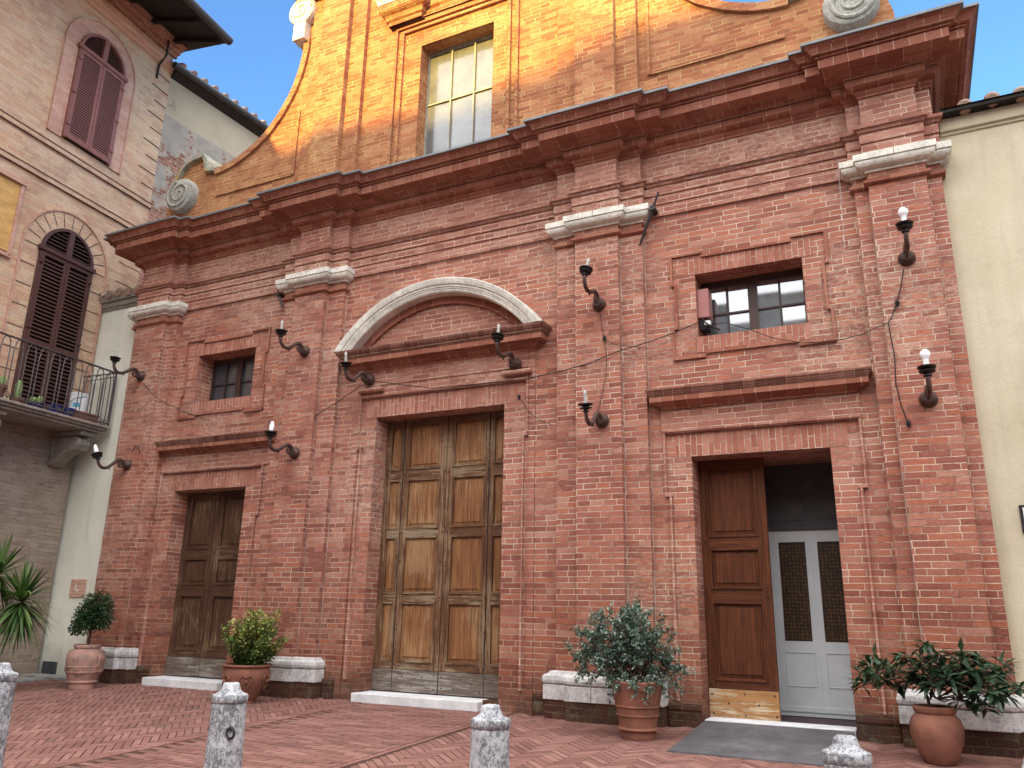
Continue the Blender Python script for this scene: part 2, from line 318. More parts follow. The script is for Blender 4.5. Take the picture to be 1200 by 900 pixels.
M['glass_r'] = glass_mat('old window glass', .35, (.30, .32, .34), .03, gl=.26)
M['glass_l'] = glass_mat('dark window glass', .3, (.10, .125, .16), .15, gl=.07)
def amber_mat():
    N = NT('amber bottle glass pane'); P = N.obj()
    o = N.sep(P)
    v = N.t.nodes.new('ShaderNodeTexVoronoi'); v.inputs['Scale'].default_value = 26; N.l(P, v.inputs[0]); v.inputs['Randomness'].default_value = .25
    c = N.ramp(v.outputs[0], [(.12, (.12, .055, .015)), (.5, (.020, .010, .005))])
    N.bump(v.outputs[0], .003); return N.fin(c, .45, .3)
M['amber'] = amber_mat()

def leaf_mat(name, a, b, c=None, rough=.45):
    N = NT(name)
    at = N.t.nodes.new('ShaderNodeAttribute'); at.attribute_name = 'rnd'; at.attribute_type = 'GEOMETRY'
    st = [(0, a), (.55, b), (1, c or b)]
    col = N.ramp(at.outputs['Fac'], st)
    N.b.inputs['Subsurface Weight'].default_value = 0
    N.fin(col, rough, .4)
    tr = N.t.nodes.new('ShaderNodeBsdfTranslucent'); N.l(N.mix(1.0, col, (.9, 1.1, .5), 'MULTIPLY'), tr.inputs[0])
    mx = N.t.nodes.new('ShaderNodeMixShader'); mx.inputs[0].default_value = .2
    N.l(N.b.outputs[0], mx.inputs[1]); N.l(tr.outputs[0], mx.inputs[2]); N.l(mx.outputs[0], N.t.nodes['Material Output'].inputs[0])
    return N.m
M['leaf_grey'] = leaf_mat('silvery green leaf', (.045, .08, .062), (.11, .17, .135), (.30, .37, .32))
M['leaf_dark'] = leaf_mat('dark glossy leaf', (.014, .035, .018), (.03, .065, .035), (.075, .125, .075), .3)
M['leaf_small'] = leaf_mat('small dark green leaf', (.014, .038, .014), (.03, .07, .025), (.06, .11, .035))
M['leaf_var'] = leaf_mat('yellow edged leaf', (.03, .07, .018), (.10, .15, .035), (.50, .48, .14))
M['leaf_yucca'] = leaf_mat('sword leaf', (.03, .075, .02), (.07, .14, .035), (.20, .28, .10))

def paver_mat():
    N = NT('clay pavers'); P = N.obj()
    at = N.t.nodes.new('ShaderNodeAttribute'); at.attribute_name = 'rnd'; at.attribute_type = 'GEOMETRY'
    c = N.ramp(at.outputs['Fac'], [(0, (.17, .080, .066)), (.35, (.23, .110, .092)), (.75, (.26, .130, .108)), (1, (.31, .165, .14))])
    big = N.noise(P, .8, 5, .6)
    c = N.mix(N.ramp(big, [(.4, 0.0), (.65, .45)]), c, N.mix(1.0, c, (.72, .68, .70), 'MULTIPLY'))
    st = N.noise(N.vmap(P, scale=(1, 1.8, 1)), 2.6, 7, .75)
    c = N.mix(N.ramp(st, [(.57, 0.0), (.66, .75)]), c, (.085, .075, .062))
    f = N.noise(P, 70, 4, .7)
    c = N.mix(N.ramp(f, [(.4, .28), (.65, 0.0)]), c, (.10, .04, .03))
    N.bump(N.math('ADD', f, N.noise(P, 12, 3)), .004)
    return N.fin(c, .8, .3)
M['paver'] = paver_mat()
def ground_mat():
    N = NT('paving joints and far paving'); P = N.obj()
    return N.fin(N.ramp(N.noise(P, 3, 5), [(.35, (.05, .032, .026)), (.65, (.10, .065, .05))]), .95, .2)
M['ground'] = ground_mat()
def mat_mat():
    N = NT('ribbed grey rubber mat'); P = N.obj(); o = N.sep(P)
    c = N.ramp(N.noise(P, 2.4, 7, .7), [(.35, (.07, .07, .08)), (.55, (.12, .117, .125)), (.72, (.22, .205, .205))])
    ch = N.t.nodes.new('ShaderNodeTexBrick'); N.l(P, ch.inputs[0]); ch.inputs['Scale'].default_value = 1; ch.inputs['Brick Width'].default_value = .028; ch.inputs['Row Height'].default_value = .028
    ch.inputs['Mortar Size'].default_value = .004; ch.inputs['Color1'].default_value = (1, 1, 1, 1); ch.inputs['Color2'].default_value = (1, 1, 1, 1); ch.inputs['Mortar'].default_value = (0, 0, 0, 1)
    c = N.mix(N.math('MULTIPLY', ch.outputs[1], .5), c, (.05, .045, .045))
    N.bump(N.math('SUBTRACT', 1.0, ch.outputs[1]), .006); return N.fin(c, .65, .4)
M['mat'] = mat_mat()

# ------------------------------------------------------------------ mesh helpers
class MB:
    def __init__(s): s.v = []; s.f = []; s.mi = []; s.rnd = []; s.cur = 0; s.T = None
    def add(s, vs, fs, rnd=None):
        o = len(s.v)
        if s.T is not None: vs = [s.T @ Vector(q) for q in vs]
        s.v += [tuple(q) for q in vs]
        for f in fs:
            s.f.append([i + o for i in f]); s.mi.append(s.cur); s.rnd.append(rnd if rnd is not None else random.random())
        return s
    def box(s, x0, x1, y0, y1, z0, z1, rnd=None):
        if x0 > x1: x0, x1 = x1, x0
        if y0 > y1: y0, y1 = y1, y0
        if z0 > z1: z0, z1 = z1, z0
        vs = [(x0, y0, z0), (x1, y0, z0), (x1, y1, z0), (x0, y1, z0), (x0, y0, z1), (x1, y0, z1), (x1, y1, z1), (x0, y1, z1)]
        return s.add(vs, [(0, 3, 2, 1), (4, 5, 6, 7), (0, 1, 5, 4), (1, 2, 6, 5), (2, 3, 7, 6), (3, 0, 4, 7)], rnd)
    def prism(s, pts, a0, a1, axis='y'):
        n = len(pts)
        def P(p, a): return (p[0], a, p[1]) if axis == 'y' else ((a, p[0], p[1]) if axis == 'x' else (p[0], p[1], a))
        vs = [P(p, a0) for p in pts] + [P(p, a1) for p in pts]
        fs = [tuple(range(n)), tuple(range(2 * n - 1, n - 1, -1))] + [(i, i + n, (i + 1) % n + n, (i + 1) % n) for i in range(n)]
        return s.add(vs, fs)
    def lathe(s, prof, c=(0, 0, 0), seg=20, axis='z', fn=None):
        vs = []; n = len(prof)
        for j in range(seg):
            a = 2 * pi * j / seg
            for (r, h) in prof:
                if axis == 'z': p = (c[0] + r * cos(a), c[1] + r * sin(a), c[2] + h)
                elif axis == 'y': p = (c[0] + r * cos(a), c[1] + h, c[2] + r * sin(a))
                vs.append(p)
        fs = []
        for j in range(seg):
            k = (j + 1) % seg
            for i in range(n - 1): fs.append((j * n + i, k * n + i, k * n + i + 1, j * n + i + 1))
        if prof[0][0] > 1e-5: fs.append(tuple(j * n for j in range(seg))[::-1])
        if prof[-1][0] > 1e-5: fs.append(tuple(j * n + n - 1 for j in range(seg)))
        return s.add(vs, fs)
    def tube(s, pts, r, seg=8, closed=False):
        pts = [Vector(p) for p in pts]; n = len(pts); vs = []; fs = []
        rs = r if hasattr(r, '__len__') else [r] * n
        prev = None
        for i, p in enumerate(pts):
            d = (pts[min(i + 1, n - 1)] - pts[max(i - 1, 0)])
            if d.length < 1e-9: d = Vector((0, 0, 1))
            d.normalize()
            if prev is None:
                a = Vector((0, 0, 1)) if abs(d.z) < .9 else Vector((1, 0, 0)); u = d.cross(a).normalized()
            else:
                u = (prev - d * prev.dot(d));
                u = u.normalized() if u.length > 1e-6 else d.orthogonal().normalized()
            prev = u; v = d.cross(u)
            for k in range(seg):
                t = 2 * pi * k / seg; vs.append(p + (u * cos(t) + v * sin(t)) * rs[i])
        for i in range(n - 1):
            for k in range(seg):
                k2 = (k + 1) % seg; fs.append((i * seg + k, i * seg + k2, (i + 1) * seg + k2, (i + 1) * seg + k))
        fs.append(tuple(range(seg))[::-1]); fs.append(tuple(range((n - 1) * seg, n * seg)))
        return s.add(vs, fs)
    def sweep(s, path, prof, cap=True):
        """path: plan (x,y) polyline with axis-aligned segments; prof: (projection, z) from bottom to top; outward = right-hand side (-y for +x travel)"""
        n = len(path); nr = []
        for i in range(n - 1):
            dx, dy = path[i + 1][0] - path[i][0], path[i + 1][1] - path[i][1]; L = sqrt(dx * dx + dy * dy); nr.append((dy / L, -dx / L))
        m_ = len(prof); vs = []
        for i, p in enumerate(path):
            if i == 0: o = nr[0]
            elif i == n - 1: o = nr[-1]
            else: o = (nr[i - 1][0] + nr[i][0], nr[i - 1][1] + nr[i][1])
            for q, z in prof: vs.append((p[0] + o[0] * q, p[1] + o[1] * q, z))
        fs = []
        for i in range(n - 1):
            for j in range(m_ - 1): fs.append((i * m_ + j, (i + 1) * m_ + j, (i + 1) * m_ + j + 1, i * m_ + j + 1))
        if cap: fs.append(tuple(range(m_))[::-1]); fs.append(tuple(range((n - 1) * m_, n * m_)))
        return s.add(vs, fs)
    def build(s, name, mats, parent=None, smooth=False, bevel=0, rnd=False, loc=None, fixn=True):
        me = D.meshes.new(name); me.from_pydata(s.v, [], s.f)
        if not isinstance(mats, (list, tuple)): mats = [mats]
        for q in mats: me.materials.append(q if not isinstance(q, str) else M[q])
        if len(mats) > 1:
            for p, i in zip(me.polygons, s.mi): p.material_index = i
        if rnd:
            a = me.attributes.new('rnd', 'FLOAT', 'FACE')
            for i, r in enumerate(s.rnd): a.data[i].value = r
        if fixn:
            bm = bmesh.new(); bm.from_mesh(me); bmesh.ops.recalc_face_normals(bm, faces=bm.faces); bm.to_mesh(me); bm.free()
        if smooth:
            for p in me.polygons: p.use_smooth = True
        me.update()
        o = D.objects.new(name, me); COL.objects.link(o)
        if parent is not None: o.parent = parent
        if loc is not None: o.location = loc
        if bevel:
            b = o.modifiers.new('bevel', 'BEVEL'); b.width = bevel; b.segments = 2; b.limit_method = 'ANGLE'; b.angle_limit = radians(40)
        if smooth == 2:
            for p in me.polygons: p.use_smooth = True
            try: me.set_sharp_from_angle(angle=radians(35))
            except Exception: pass
        return o
def tag(o, label=None, cat=None, group=None, kind=None):
    if label: o['label'] = label
    if cat: o['category'] = cat
    if group: o['group'] = group
    if kind: o['kind'] = kind
    return o
def empty(name, loc=(0, 0, 0), rz=0.0, label=None, cat=None, group=None):
    o = D.objects.new(name, None); o.location = loc; o.rotation_euler = (0, 0, rz); o.empty_display_size = .2; COL.objects.link(o)
    return tag(o, label, cat, group)
def cells(mb, x0, x1, z0, z1, holes, y0, depth, back=None):
    """wall face at y0 with rectangular holes (hx0,hx1,hz0,hz1); reveals go to y0+depth"""
    xs = sorted({x0, x1, *[h[0] for h in holes], *[h[1] for h in holes]}); zs = sorted({z0, z1, *[h[2] for h in holes], *[h[3] for h in holes]})
    for a, b in zip(xs, xs[1:]):
        for c, d in zip(zs, zs[1:]):
            mx, mz = (a + b) / 2, (c + d) / 2
            if any(h[0] < mx < h[1] and h[2] < mz < h[3] for h in holes): continue
            mb.add([(a, y0, c), (b, y0, c), (b, y0, d), (a, y0, d)], [(0, 1, 2, 3)])
    for h in holes:
        a, b, c, d = h[:4]; dp = y0 + (h[4] if len(h) > 4 else depth)
        mb.add([(a, y0, c), (a, y0, d), (a, dp, d), (a, dp, c)], [(0, 1, 2, 3)]); mb.add([(b, y0, c), (b, dp, c), (b, dp, d), (b, y0, d)], [(0, 1, 2, 3)])
        mb.add([(a, y0, d), (b, y0, d), (b, dp, d), (a, dp, d)], [(0, 1, 2, 3)]); mb.add([(a, y0, c), (a, dp, c), (b, dp, c), (b, y0, c)], [(0, 1, 2, 3)])

# ================================================================== GROUND
GZ, GS = -1.11, .035
def gz(y): return GZ + GS * min(0, max(y, -9.5))
g = MB()
ys = [400, 0.6, 0, -2, -4, -6, -9.5, -400]
for a, b in zip(ys, ys[1:]):
    za, zb = gz(a) - .012, gz(b) - .012
    g.add([(-400, a, za), (400, a, za), (400, b, zb), (-400, b, zb)], [(0, 1, 2, 3)])
go = g.build('ground', M['ground'], fixn=False); tag(go, kind='structure')
pv = MB(); J = .0048
def tile(cx, cy, L, W, ang):
    if cy > -.02 or cy < -7.6 or cx < -14.0 or cx > 4.2: return
    if cy > -.45 and False: return
    ca, sa = cos(ang), sin(ang); h = random.uniform(0, .003); tl = random.uniform(-.0015, .0015)
    vs = []
    for (a, b) in ((-1, -1), (1, -1), (1, 1), (-1, 1)):
        x = cx + a * (L / 2 - J) * ca - b * (W / 2 - J) * sa; y = cy + a * (L / 2 - J) * sa + b * (W / 2 - J) * ca
        y = min(y, .05); vs.append((x, y, gz(y) + h + a * tl))
    vs += [(x, y, z - .014) for x, y, z in vs]
    pv.add(vs, [(0, 1, 2, 3), (0, 4, 5, 1), (1, 5, 6, 2), (2, 6, 7, 3), (3, 7, 4, 0)], rnd=random.random())
BL, BR_, W_ = -6.27, -4.27, .07
def herring(ok, ox, oy, n=4):
    c = cos(pi / 4); R = 150
    for k in range(-R, R):
        for j in range(-R // 8, R // 8 + 1):
            for (u, v, L, W, a) in (((k + 2 * n * j + n / 2) * W_, (k + .5) * W_, n * W_, W_, 0.0), ((k + 2 * n * j + .5) * W_, (k + 2 * n * j * 0 - 2 * n + 1 + n / 2) * W_, W_, n * W_, 0.0)):
                x = ox + (u * c - v * c); y = oy + (u * c + v * c)
                if ok(x) and -7.6 < y < 0: tile(x, y, L, W, pi / 4)
herring(lambda x: BR_ + .07 < x < 4.2, 0, -4)
herring(lambda x: -14 < x < BL - .07, -10, -4)
r = 0; y = -.035
while y > -7.6:
    x = BL + .05 + (.14 if r % 2 else 0)
    while x < BR_ - .05:
        L = min(.28, BR_ - .035 - x)
        if L > .05: tile(x + L / 2, y, L, W_, 0)
        x += .28
    y -= W_; r += 1
for bx in (BL, BR_):
    y = -.14
    while y > -7.6:
        tile(bx, y, .28, .06, pi / 2); y -= .28
pvo = pv.build('paving', M['paver'], rnd=True, fixn=False); tag(pvo, kind='structure')
# bands sit a touch higher than the tiles cut under them
kb = MB(); kb.box(-12.66, -11.45, -.34, .0, GZ - .1, GZ + .03); kb.box(-12.75, -11.9, -1.5, -.34, GZ - .1, GZ + .005)
ko = kb.build('kerb_slab', M['cement'], bevel=.01); tag(ko, kind='structure')

# ================================================================== CHURCH
church = empty('church', (-5.4, 0, GZ), 0, 'red brick church front with four pilasters, three wooden doors and a sunlit gable', 'church')
church_off = Vector((-5.4, 0, GZ))
def cpart(mb, name, mat, parent=None, **kw):
    o = mb.build(name, mat, None, **kw)
    if parent is None: parent = church
    o.parent = parent; o.matrix_parent_inverse = Matrix.Translation(-church_off) if parent is church else Matrix()
    return o
def sub(o, parent): o.parent = parent; return o
MY, TY = -.175, -.082
XL, XR = -11.53, .727
P = dict(p1=(-11.53, -11.379, -10.714, -10.523), p2=(-8.22, -7.94, -7.38, -7.09), p3=(-3.68, -3.392, -2.832, -2.546), p4=(-.127, .021, .582, .727))
DOOR_R = (-2.078, -.623, -1.6, 1.703); DOOR_L = (-10.147, -8.687, -1.6, 1.703); DOOR_C = (-6.414, -4.44, -1.6, 2.539)
WIN_R = (-1.942, -.737, 3.10, 3.885); WIN_L = (-9.997, -8.79, 3.10, 3.885)
ZC = 6.127   # top of cornice
wl = MB()
cells(wl, XL + .02, XR - .02, -1.7, 6.0, [DOOR_R + (.95,), DOOR_L + (.3,), DOOR_C + (.3,), WIN_R + (.4,), WIN_L + (.4,)], 0, .4)
# body of the church behind its front
wl.add([(XL + .02, 0, -1.7), (XL + .02, 16, -1.7), (XL + .02, 16, 6), (XL + .02, 0, 6)], [(0, 1, 2, 3)])
wl.add([(XR - .02, 0, -1.7), (XR - .02, 0, 6), (XR - .02, 16, 6), (XR - .02, 16, -1.7)], [(0, 1, 2, 3)])
wl.add([(XL + .02, 16, -1.7), (XR - .02, 16, -1.7), (XR - .02, 16, 6), (XL + .02, 16, 6)], [(0, 1, 2, 3)])
cpart(wl, 'wall', M['brick'], fixn=False)
rf = MB(); rf.prism([(XL, 5.9), (XR, 5.9), (XR, 6.05), (-2.5, 8.4), (-8.3, 8.4), (XL, 6.05)], .62, 16.1); cpart(rf, 'roof', M['tile'])

full_path = [(XL, 3.0)]
for k in ('p1', 'p2', 'p3', 'p4'):
    a, b, c, d = P[k]
    if k != 'p1': full_path += [(a, 0)]
    full_path += [(a, TY), (b, TY), (b, MY), (c, MY), (c, TY), (d, TY)]
    if k != 'p4': full_path += [(d, 0)]
full_path += [(XR, 3.0)]
# pilasters with capital and base
labels = {}
for k, (a, b, c, d) in P.items():
    m1 = MB(); m1.box(a, b - .0, TY, .05, -1.6, 4.69); m1.box(c, d, TY, .05, -1.6, 4.69); m1.box(b, c, MY, .05, -1.6, 4.69)
    pil = cpart(m1, 'pilaster', M['brick_pier'])
    pth = [(a, .04 if k != 'p1' else .6), (a, TY), (b, TY), (b, MY), (c, MY), (c, TY), (d, TY), (d, .04 if k != 'p4' else .6)]
    sm_ = MB(); sm_.box(a - .007, a, TY * .1, .01, -.86, 4.8); sm_.box(b - .007, b, TY - .003, TY, -.62, 4.5); sm_.box(d, d + .006, TY * .1, .01, -.86, 4.8); sm_.box(c, c + .005, TY - .003, TY, -.62, 4.5)
    if k in ('p2', 'p3'): sm_.build('mortar_seam', M['seam'], pil)
    else:
        sm_ = MB(); sm_.box(b - .007, b, TY - .003, TY, -.62, 4.5); sm_.box(c, c + .005, TY - .003, TY, -.62, 4.5); sm_.build('mortar_seam', M['seam'], pil)
    cp = MB(); cp.sweep(pth, [(.0, 4.655), (.026, 4.655), (.026, 4.682), (.045, 4.684), (.070, 4.692), (.090, 4.706), (.102, 4.725), (.109, 4.745), (.111, 4.760), (.104, 4.762), (.104, 4.768), (.122, 4.770), (.122, 4.845), (.0, 4.852)])
    # vertical joint of the two stones
    cpo = cp.build('capital', M['white_stone'], pil, bevel=.004)
    jm = MB(); jm.box((b + c) / 2 - .003, (b + c) / 2 + .003, MY - .1235, MY, 4.765, 4.846); jm.build('joint', M['cornice_dark'], cpo)
    nk = MB(); nk.sweep(pth, [(0, 4.50), (.012, 4.512), (.03, 4.516), (.043, 4.53), (.043, 4.561), (.02, 4.572), (.006, 4.58), (.003, 4.665), (0, 4.667)])
    nk.build('necking', M['mould'], pil)
    bs = MB(); e = .112
    bs.sweep(pth, [(.0, -.92), (e, -.92), (e, -.765), (.0, -.764)])
    bs.sweep(pth, [(.0, -.760), (e - .012, -.760), (e + .004, -.748), (e + .010, -.715), (e + .004, -.675), (e - .015, -.660), (e - .045, -.655), (e - .052, -.628), (0.0, -.624)])
    bso = bs.build('base', M['base_stone'], pil, bevel=.006)
    pl = MB(); pl.sweep(pth, [(0, -1.6), (e - .015, -1.6), (e - .015, -.921), (0, -.9205)])
    pl.build('plinth', M['plinth'], pil)
    for xx in ((b + c) / 2 - .08,):
        jm = MB(); jm.box(xx - .003, xx + .003, MY - e - .0015, MY, -.92, -.766); jm.build('joint', M['cornice_dark'], bso)
# wall plinth between
def seg_pl(x0, x1):
    wp = MB(); wp.sweep([(x0, 0), (x1, 0)], [(0, -1.6), (.035, -1.6), (.035, -.95), (.045, -.945), (.045, -.885), (.012, -.87), (0, -.868)]); cpart(wp, 'wall_plinth', M['plinth'])
seg_pl(-10.50, DOOR_L[0] - .002); seg_pl(DOOR_L[1] + .002, -8.35)
seg_pl(-6.97, -6.80); seg_pl(-3.985, -3.81)
seg_pl(-2.42, DOOR_R[0] - .002); seg_pl(DOOR_R[1] + .002, -.25)

# entablature
ar = MB(); ar.sweep(full_path, [(0, 4.72), (.034, 4.722), (.034, 4.742), (.022, 4.75), (.022, 4.872), (.006, 4.874), (.006, 4.886), (.026, 4.888), (.030, 4.995), (.012, 4.997), (.012, 5.010), (.036, 5.012), (.036, 5.118), (.022, 5.12), (.022, 5.132), (.045, 5.140), (.055, 5.165), (.060, 5.167), (.060, 5.176), (.082, 5.178), (.088, 5.209), (.0, 5.215)], cap=False)
# thin bead line of the architrave over the bays
cpart(ar, 'architrave', M['rubbed'])
fz = MB(); fz.sweep(full_path, [(0, 5.20), (.001, 5.21), (.001, 5.60), (.0, 5.7)], cap=False); cpart(fz, 'frieze', M['rubbed'])
co = MB(); co.sweep(full_path, [(0, 5.590), (.018, 5.592), (.018, 5.604), (.008, 5.606), (.008, 5.616), (.016, 5.628), (.035, 5.645), (.045, 5.668), (.085, 5.678), (.118, 5.70), (.120, 5.702), (.121, 5.772), (.108, 5.774), (.108, 5.784), (.126, 5.786), (.130, 5.80), (.136, 5.803), (.150, 5.823), (.175, 5.843), (.200, 5.857), (.200, 5.862),
    (.330, 5.868), (.345, 5.862), (.362, 5.862), (.366, 5.966), (.352, 5.968), (.352, 5.978), (.385, 5.980), (.390, 5.994), (.375, 5.996), (.375, 6.004), (.420, 6.008), (.428, 6.014), (.435, 6.034), (.440, 6.036), (.445, 6.05), (.462, 6.075), (.49, 6.092), (.49, 6.104), (.1, 6.106)], cap=False)
cpart(co, 'cornice', M['mould'])
fl = MB(); fl.sweep(full_path, [(.2, 6.107), (.505, 6.097), (.515, 6.098), (.516, 6.127), (.2, 6.145), (-.15, 6.18)], cap=False); cpart(fl, 'cornice_flashing', M['lead'])

# ---- gable
GX0, GX1 = -8.40, -2.40; XC = -5.40
UW = (-6.03, -4.75, 6.1, 8.50)
gb = MB(); cells(gb, GX0, GX1, 6.0, 11.6, [UW + (.3,)], 0, .3)
curve = [(-11.30, 6.75), (-11.22, 7.05), (-11.12, 7.25), (-10.98, 7.50), (-10.85, 7.60), (-10.72, 7.64), (-10.48, 7.66), (-10.40, 7.52), (-10.365, 7.335), (-10.18, 7.31), (-10.0, 7.325), (-9.80, 7.365), (-9.62, 7.43), (-9.44, 7.51), (-9.26, 7.62), (-9.10, 7.73), (-8.97, 7.86), (-8.85, 8.00), (-8.76, 8.13), (-8.65, 8.31), (-8.56, 8.50), (-8.48, 8.74), (-8.43, 8.97), (-8.40, 9.2), (-8.40, 9.42)]
def mir(pts): return [(2 * XC - x, z) for x, z in pts][::-1]
gb.prism([(-11.30, 6.0)] + curve + [(GX0, 6.0)], .0, .55); gb.prism([(GX1, 6.0)] + mir(curve) + [(2 * XC + 11.30, 6.0)], .0, .55)
gb.add([(GX0, 0, 6), (GX0, .55, 6), (GX0, .55, 11.6), (GX0, 0, 11.6)], [(0, 1, 2, 3)]); gb.add([(GX1, 0, 6), (GX1, .55, 6), (GX1, .55, 11.6), (GX1, 0, 11.6)], [(0, 1, 2, 3)])
gb.add([(GX0, .55, 6), (GX1, .55, 6), (GX1, .55, 11.6), (GX0, .55, 11.6)], [(0, 1, 2, 3)])
gb.box(GX0 - .1, GX1 + .1, -.1, .6, 11.6, 11.9)
gable = cpart(gb, 'gable', M['gable'], fixn=False)
# upper pilasters
for (a, b, c, d) in (P['p2'], P['p3']):
    up_ = MB(); up_.box(a, b, TY, .02, 6.1, 11.6); up_.box(c, d, TY, .02, 6.1, 11.6); up_.box(b, c, MY, .02, 6.1, 11.6)
    up_.build('upper_pilaster', M['gable'], gable)
# curved rim of the wings
def off_curve(pts, d):
    o = []
    for i, p in enumerate(pts):
        a = pts[max(i - 1, 0)]; b = pts[min(i + 1, len(pts) - 1)]; dx, dz = b[0] - a[0], b[1] - a[1]; L = sqrt(dx * dx + dz * dz)
        o.append((p[0] + dz / L * d, p[1] - dx / L * d))
    return o
def ribbon(mb, A, B, y0, y1):
    n = len(A); vs = []
    for p, q in zip(A, B): vs += [(p[0], y0, p[1]), (q[0], y0, q[1]), (q[0], y1, q[1]), (p[0], y1, p[1])]
    fs = []
    for i in range(n - 1):
        for j in range(4): fs.append((i * 4 + j, i * 4 + (j + 1) % 4, (i + 1) * 4 + (j + 1) % 4, (i + 1) * 4 + j))
    fs += [(0, 1, 2, 3), ((n - 1) * 4 + 3, (n - 1) * 4 + 2, (n - 1) * 4 + 1, (n - 1) * 4)]
    mb.add(vs, fs)
cc = curve[9:]
for sgn in (0, 1):
    A = cc if not sgn else mir(cc)
    rb = MB(); ribbon(rb, off_curve(A, -.03), off_curve(A, .085), -.05, .58); rb.build('wing_rim', M['gable'], gable)
    A = curve[1:10] if not sgn else mir(curve[1:10])
    rb = MB(); ribbon(rb, off_curve(A, -.035), off_curve(A, .03), -.09, .60); rb.build('scroll_coping', M['moss'], gable)
    A = curve[9:13] if not sgn else mir(curve[9:13])
    # lower volute
    cx = -10.86 if not sgn else 2 * XC + 10.86; sg = 1 if not sgn else -1
    vo = MB(); vo.lathe([(0.0, -.16), (.27, -.16), (.30, -.145), (.31, -.12), (.31, .01)], (cx, 0, 6.94), 40, 'y')
    sp = []
    for i in range(64):
        t = i / 63; a = t * 4.4 * pi + (.6 * pi); rr = .265 * (1 - t) ** .9 + .012
        sp.append((cx + sg * rr * cos(a), -.165, 6.94 + rr * sin(a)))
    vo.tube(sp, [.030 * (1 - .6 * i / 63) for i in range(64)], 6)
    vo.build('volute', M['scroll'], gable, smooth=2)
    # upper white volute with its neck and cap
    cx = -8.47 if not sgn else 2 * XC + 8.47
    vo = MB(); vo.lathe([(0.0, -.17), (.22, -.17), (.27, -.15), (.28, -.12), (.28, .45)], (cx, 0, 9.95), 36, 'y'); vo.box(cx - .13, cx + .12, -.15, .5, 9.36, 9.8)
    sp = []
    for i in range(48):
        t = i / 47; a = t * 3.6 * pi; rr = .22 * (1 - t) + .012; sp.append((cx + sg * rr * cos(a), -.175, 9.95 + rr * sin(a)))
    vo.tube(sp, .02, 6); vo.build('volute', M['white_stone'], gable, smooth=2)
    cpx = MB(); cpx.box(cx - .16, cx + .25, -.2, .5, 10.2, 10.34); cpx.build('volute_cap', M['gable'], gable)
    cw = MB(); cw.box(cx + (.16 if not sgn else -.5), cx + (.5 if not sgn else -.16), -.28, .1, 10.12, 10.26); cw.build('white_block', M['white_stone'], gable, bevel=.01)
# recessed panel lines on the wings
for sgn in (0, 1):
    f = (lambda x: x) if not sgn else (lambda x: 2 * XC - x)
    pn = MB(); pn.box(f(-8.415), f(-8.375), -.03, .01, 6.80, 8.0); pn.box(f(-10.10), f(-8.42), -.028, .01, 6.79, 6.82)
    pn.build('panel_bead', M['gable'], gable)
# window surround of the gable
ws = MB()
for x0, x1 in ((-6.39, -6.34), (-4.50, -4.45), (-4.36, -4.32), (-6.50, -6.465)): ws.box(x0, x1, -.045, .01, 6.1, 8.80 if x0 in (-6.39, -4.50) else 8.9)
ws.box(-6.39, -4.45, -.0445, .01, 8.80, 8.845); ws.box(-6.5, -4.32, -.04, .01, 8.9, 8.93)
ws.build('window_bead', M['gable'], gable)
hd = MB()
for s0, s1 in ((-6.62, -6.0), (-4.8, -4.18)):
    hd.sweep([(s0, .0), (s0, -.10), (s1, -.10), (s1, .0)], [(0, 8.98), (.0, 9.05), (.03, 9.07), (.05, 9.14), (.11, 9.18), (.13, 9.22), (.13, 9.30), (.0, 9.31)])
hd.sweep([(-6.55, 0), (-6.55, -.03), (-4.25, -.03), (-4.25, 0)], [(0, 9.02), (.0, 9.12), (.04, 9.16), (.04, 9.24), (0, 9.25)])
hd.build('window_hood', M['gable'], gable)
hw = MB()
for s0, s1 in ((-6.62, -6.0), (-4.8, -4.18)): hw.sweep([(s0, .0), (s0, -.10), (s1, -.10), (s1, .0)], [(0, 9.31), (.14, 9.31), (.15, 9.37), (.18, 9.43), (.18, 9.46), (0, 9.60)])
hw.build('hood_stone', M['white_stone'], gable, bevel=.004)
# gable window
gw = MB(); gx = [-6.03, -5.60, -5.19, -4.75]
for x in gx[1:-1]: gw.box(x - .011, x + .011, .225, .26, 6.1, 8.5)
for z in (6.2, 7.55, 8.46): gw.box(-6.03, -4.75, .23, .262, z - .010, z + .010)
gw.box(-6.03, -6.012, .22, .27, 6.1, 8.5); gw.box(-4.768, -4.75, .22, .27, 6.1, 8.5); gw.box(-6.012, -4.768, .221, .27, 8.475, 8.5)
gwo = cpart(gw, 'window_frame', M['bar_grey'])
for i in range(3):
    for (z0, z1) in ((6.1, 7.53), (7.57, 8.45)):
        gp_ = MB(); t = random.uniform(-.006, .006); gp_.add([(gx[i] + .01, .255 + t, z0), (gx[i + 1] - .01, .255 - t, z0), (gx[i + 1] - .01, .255 - t, z1), (gx[i] + .01, .255 + t, z1)], [(0, 1, 2, 3)])
        gp_.build('pane', M['glass_up'], gwo, fixn=False)

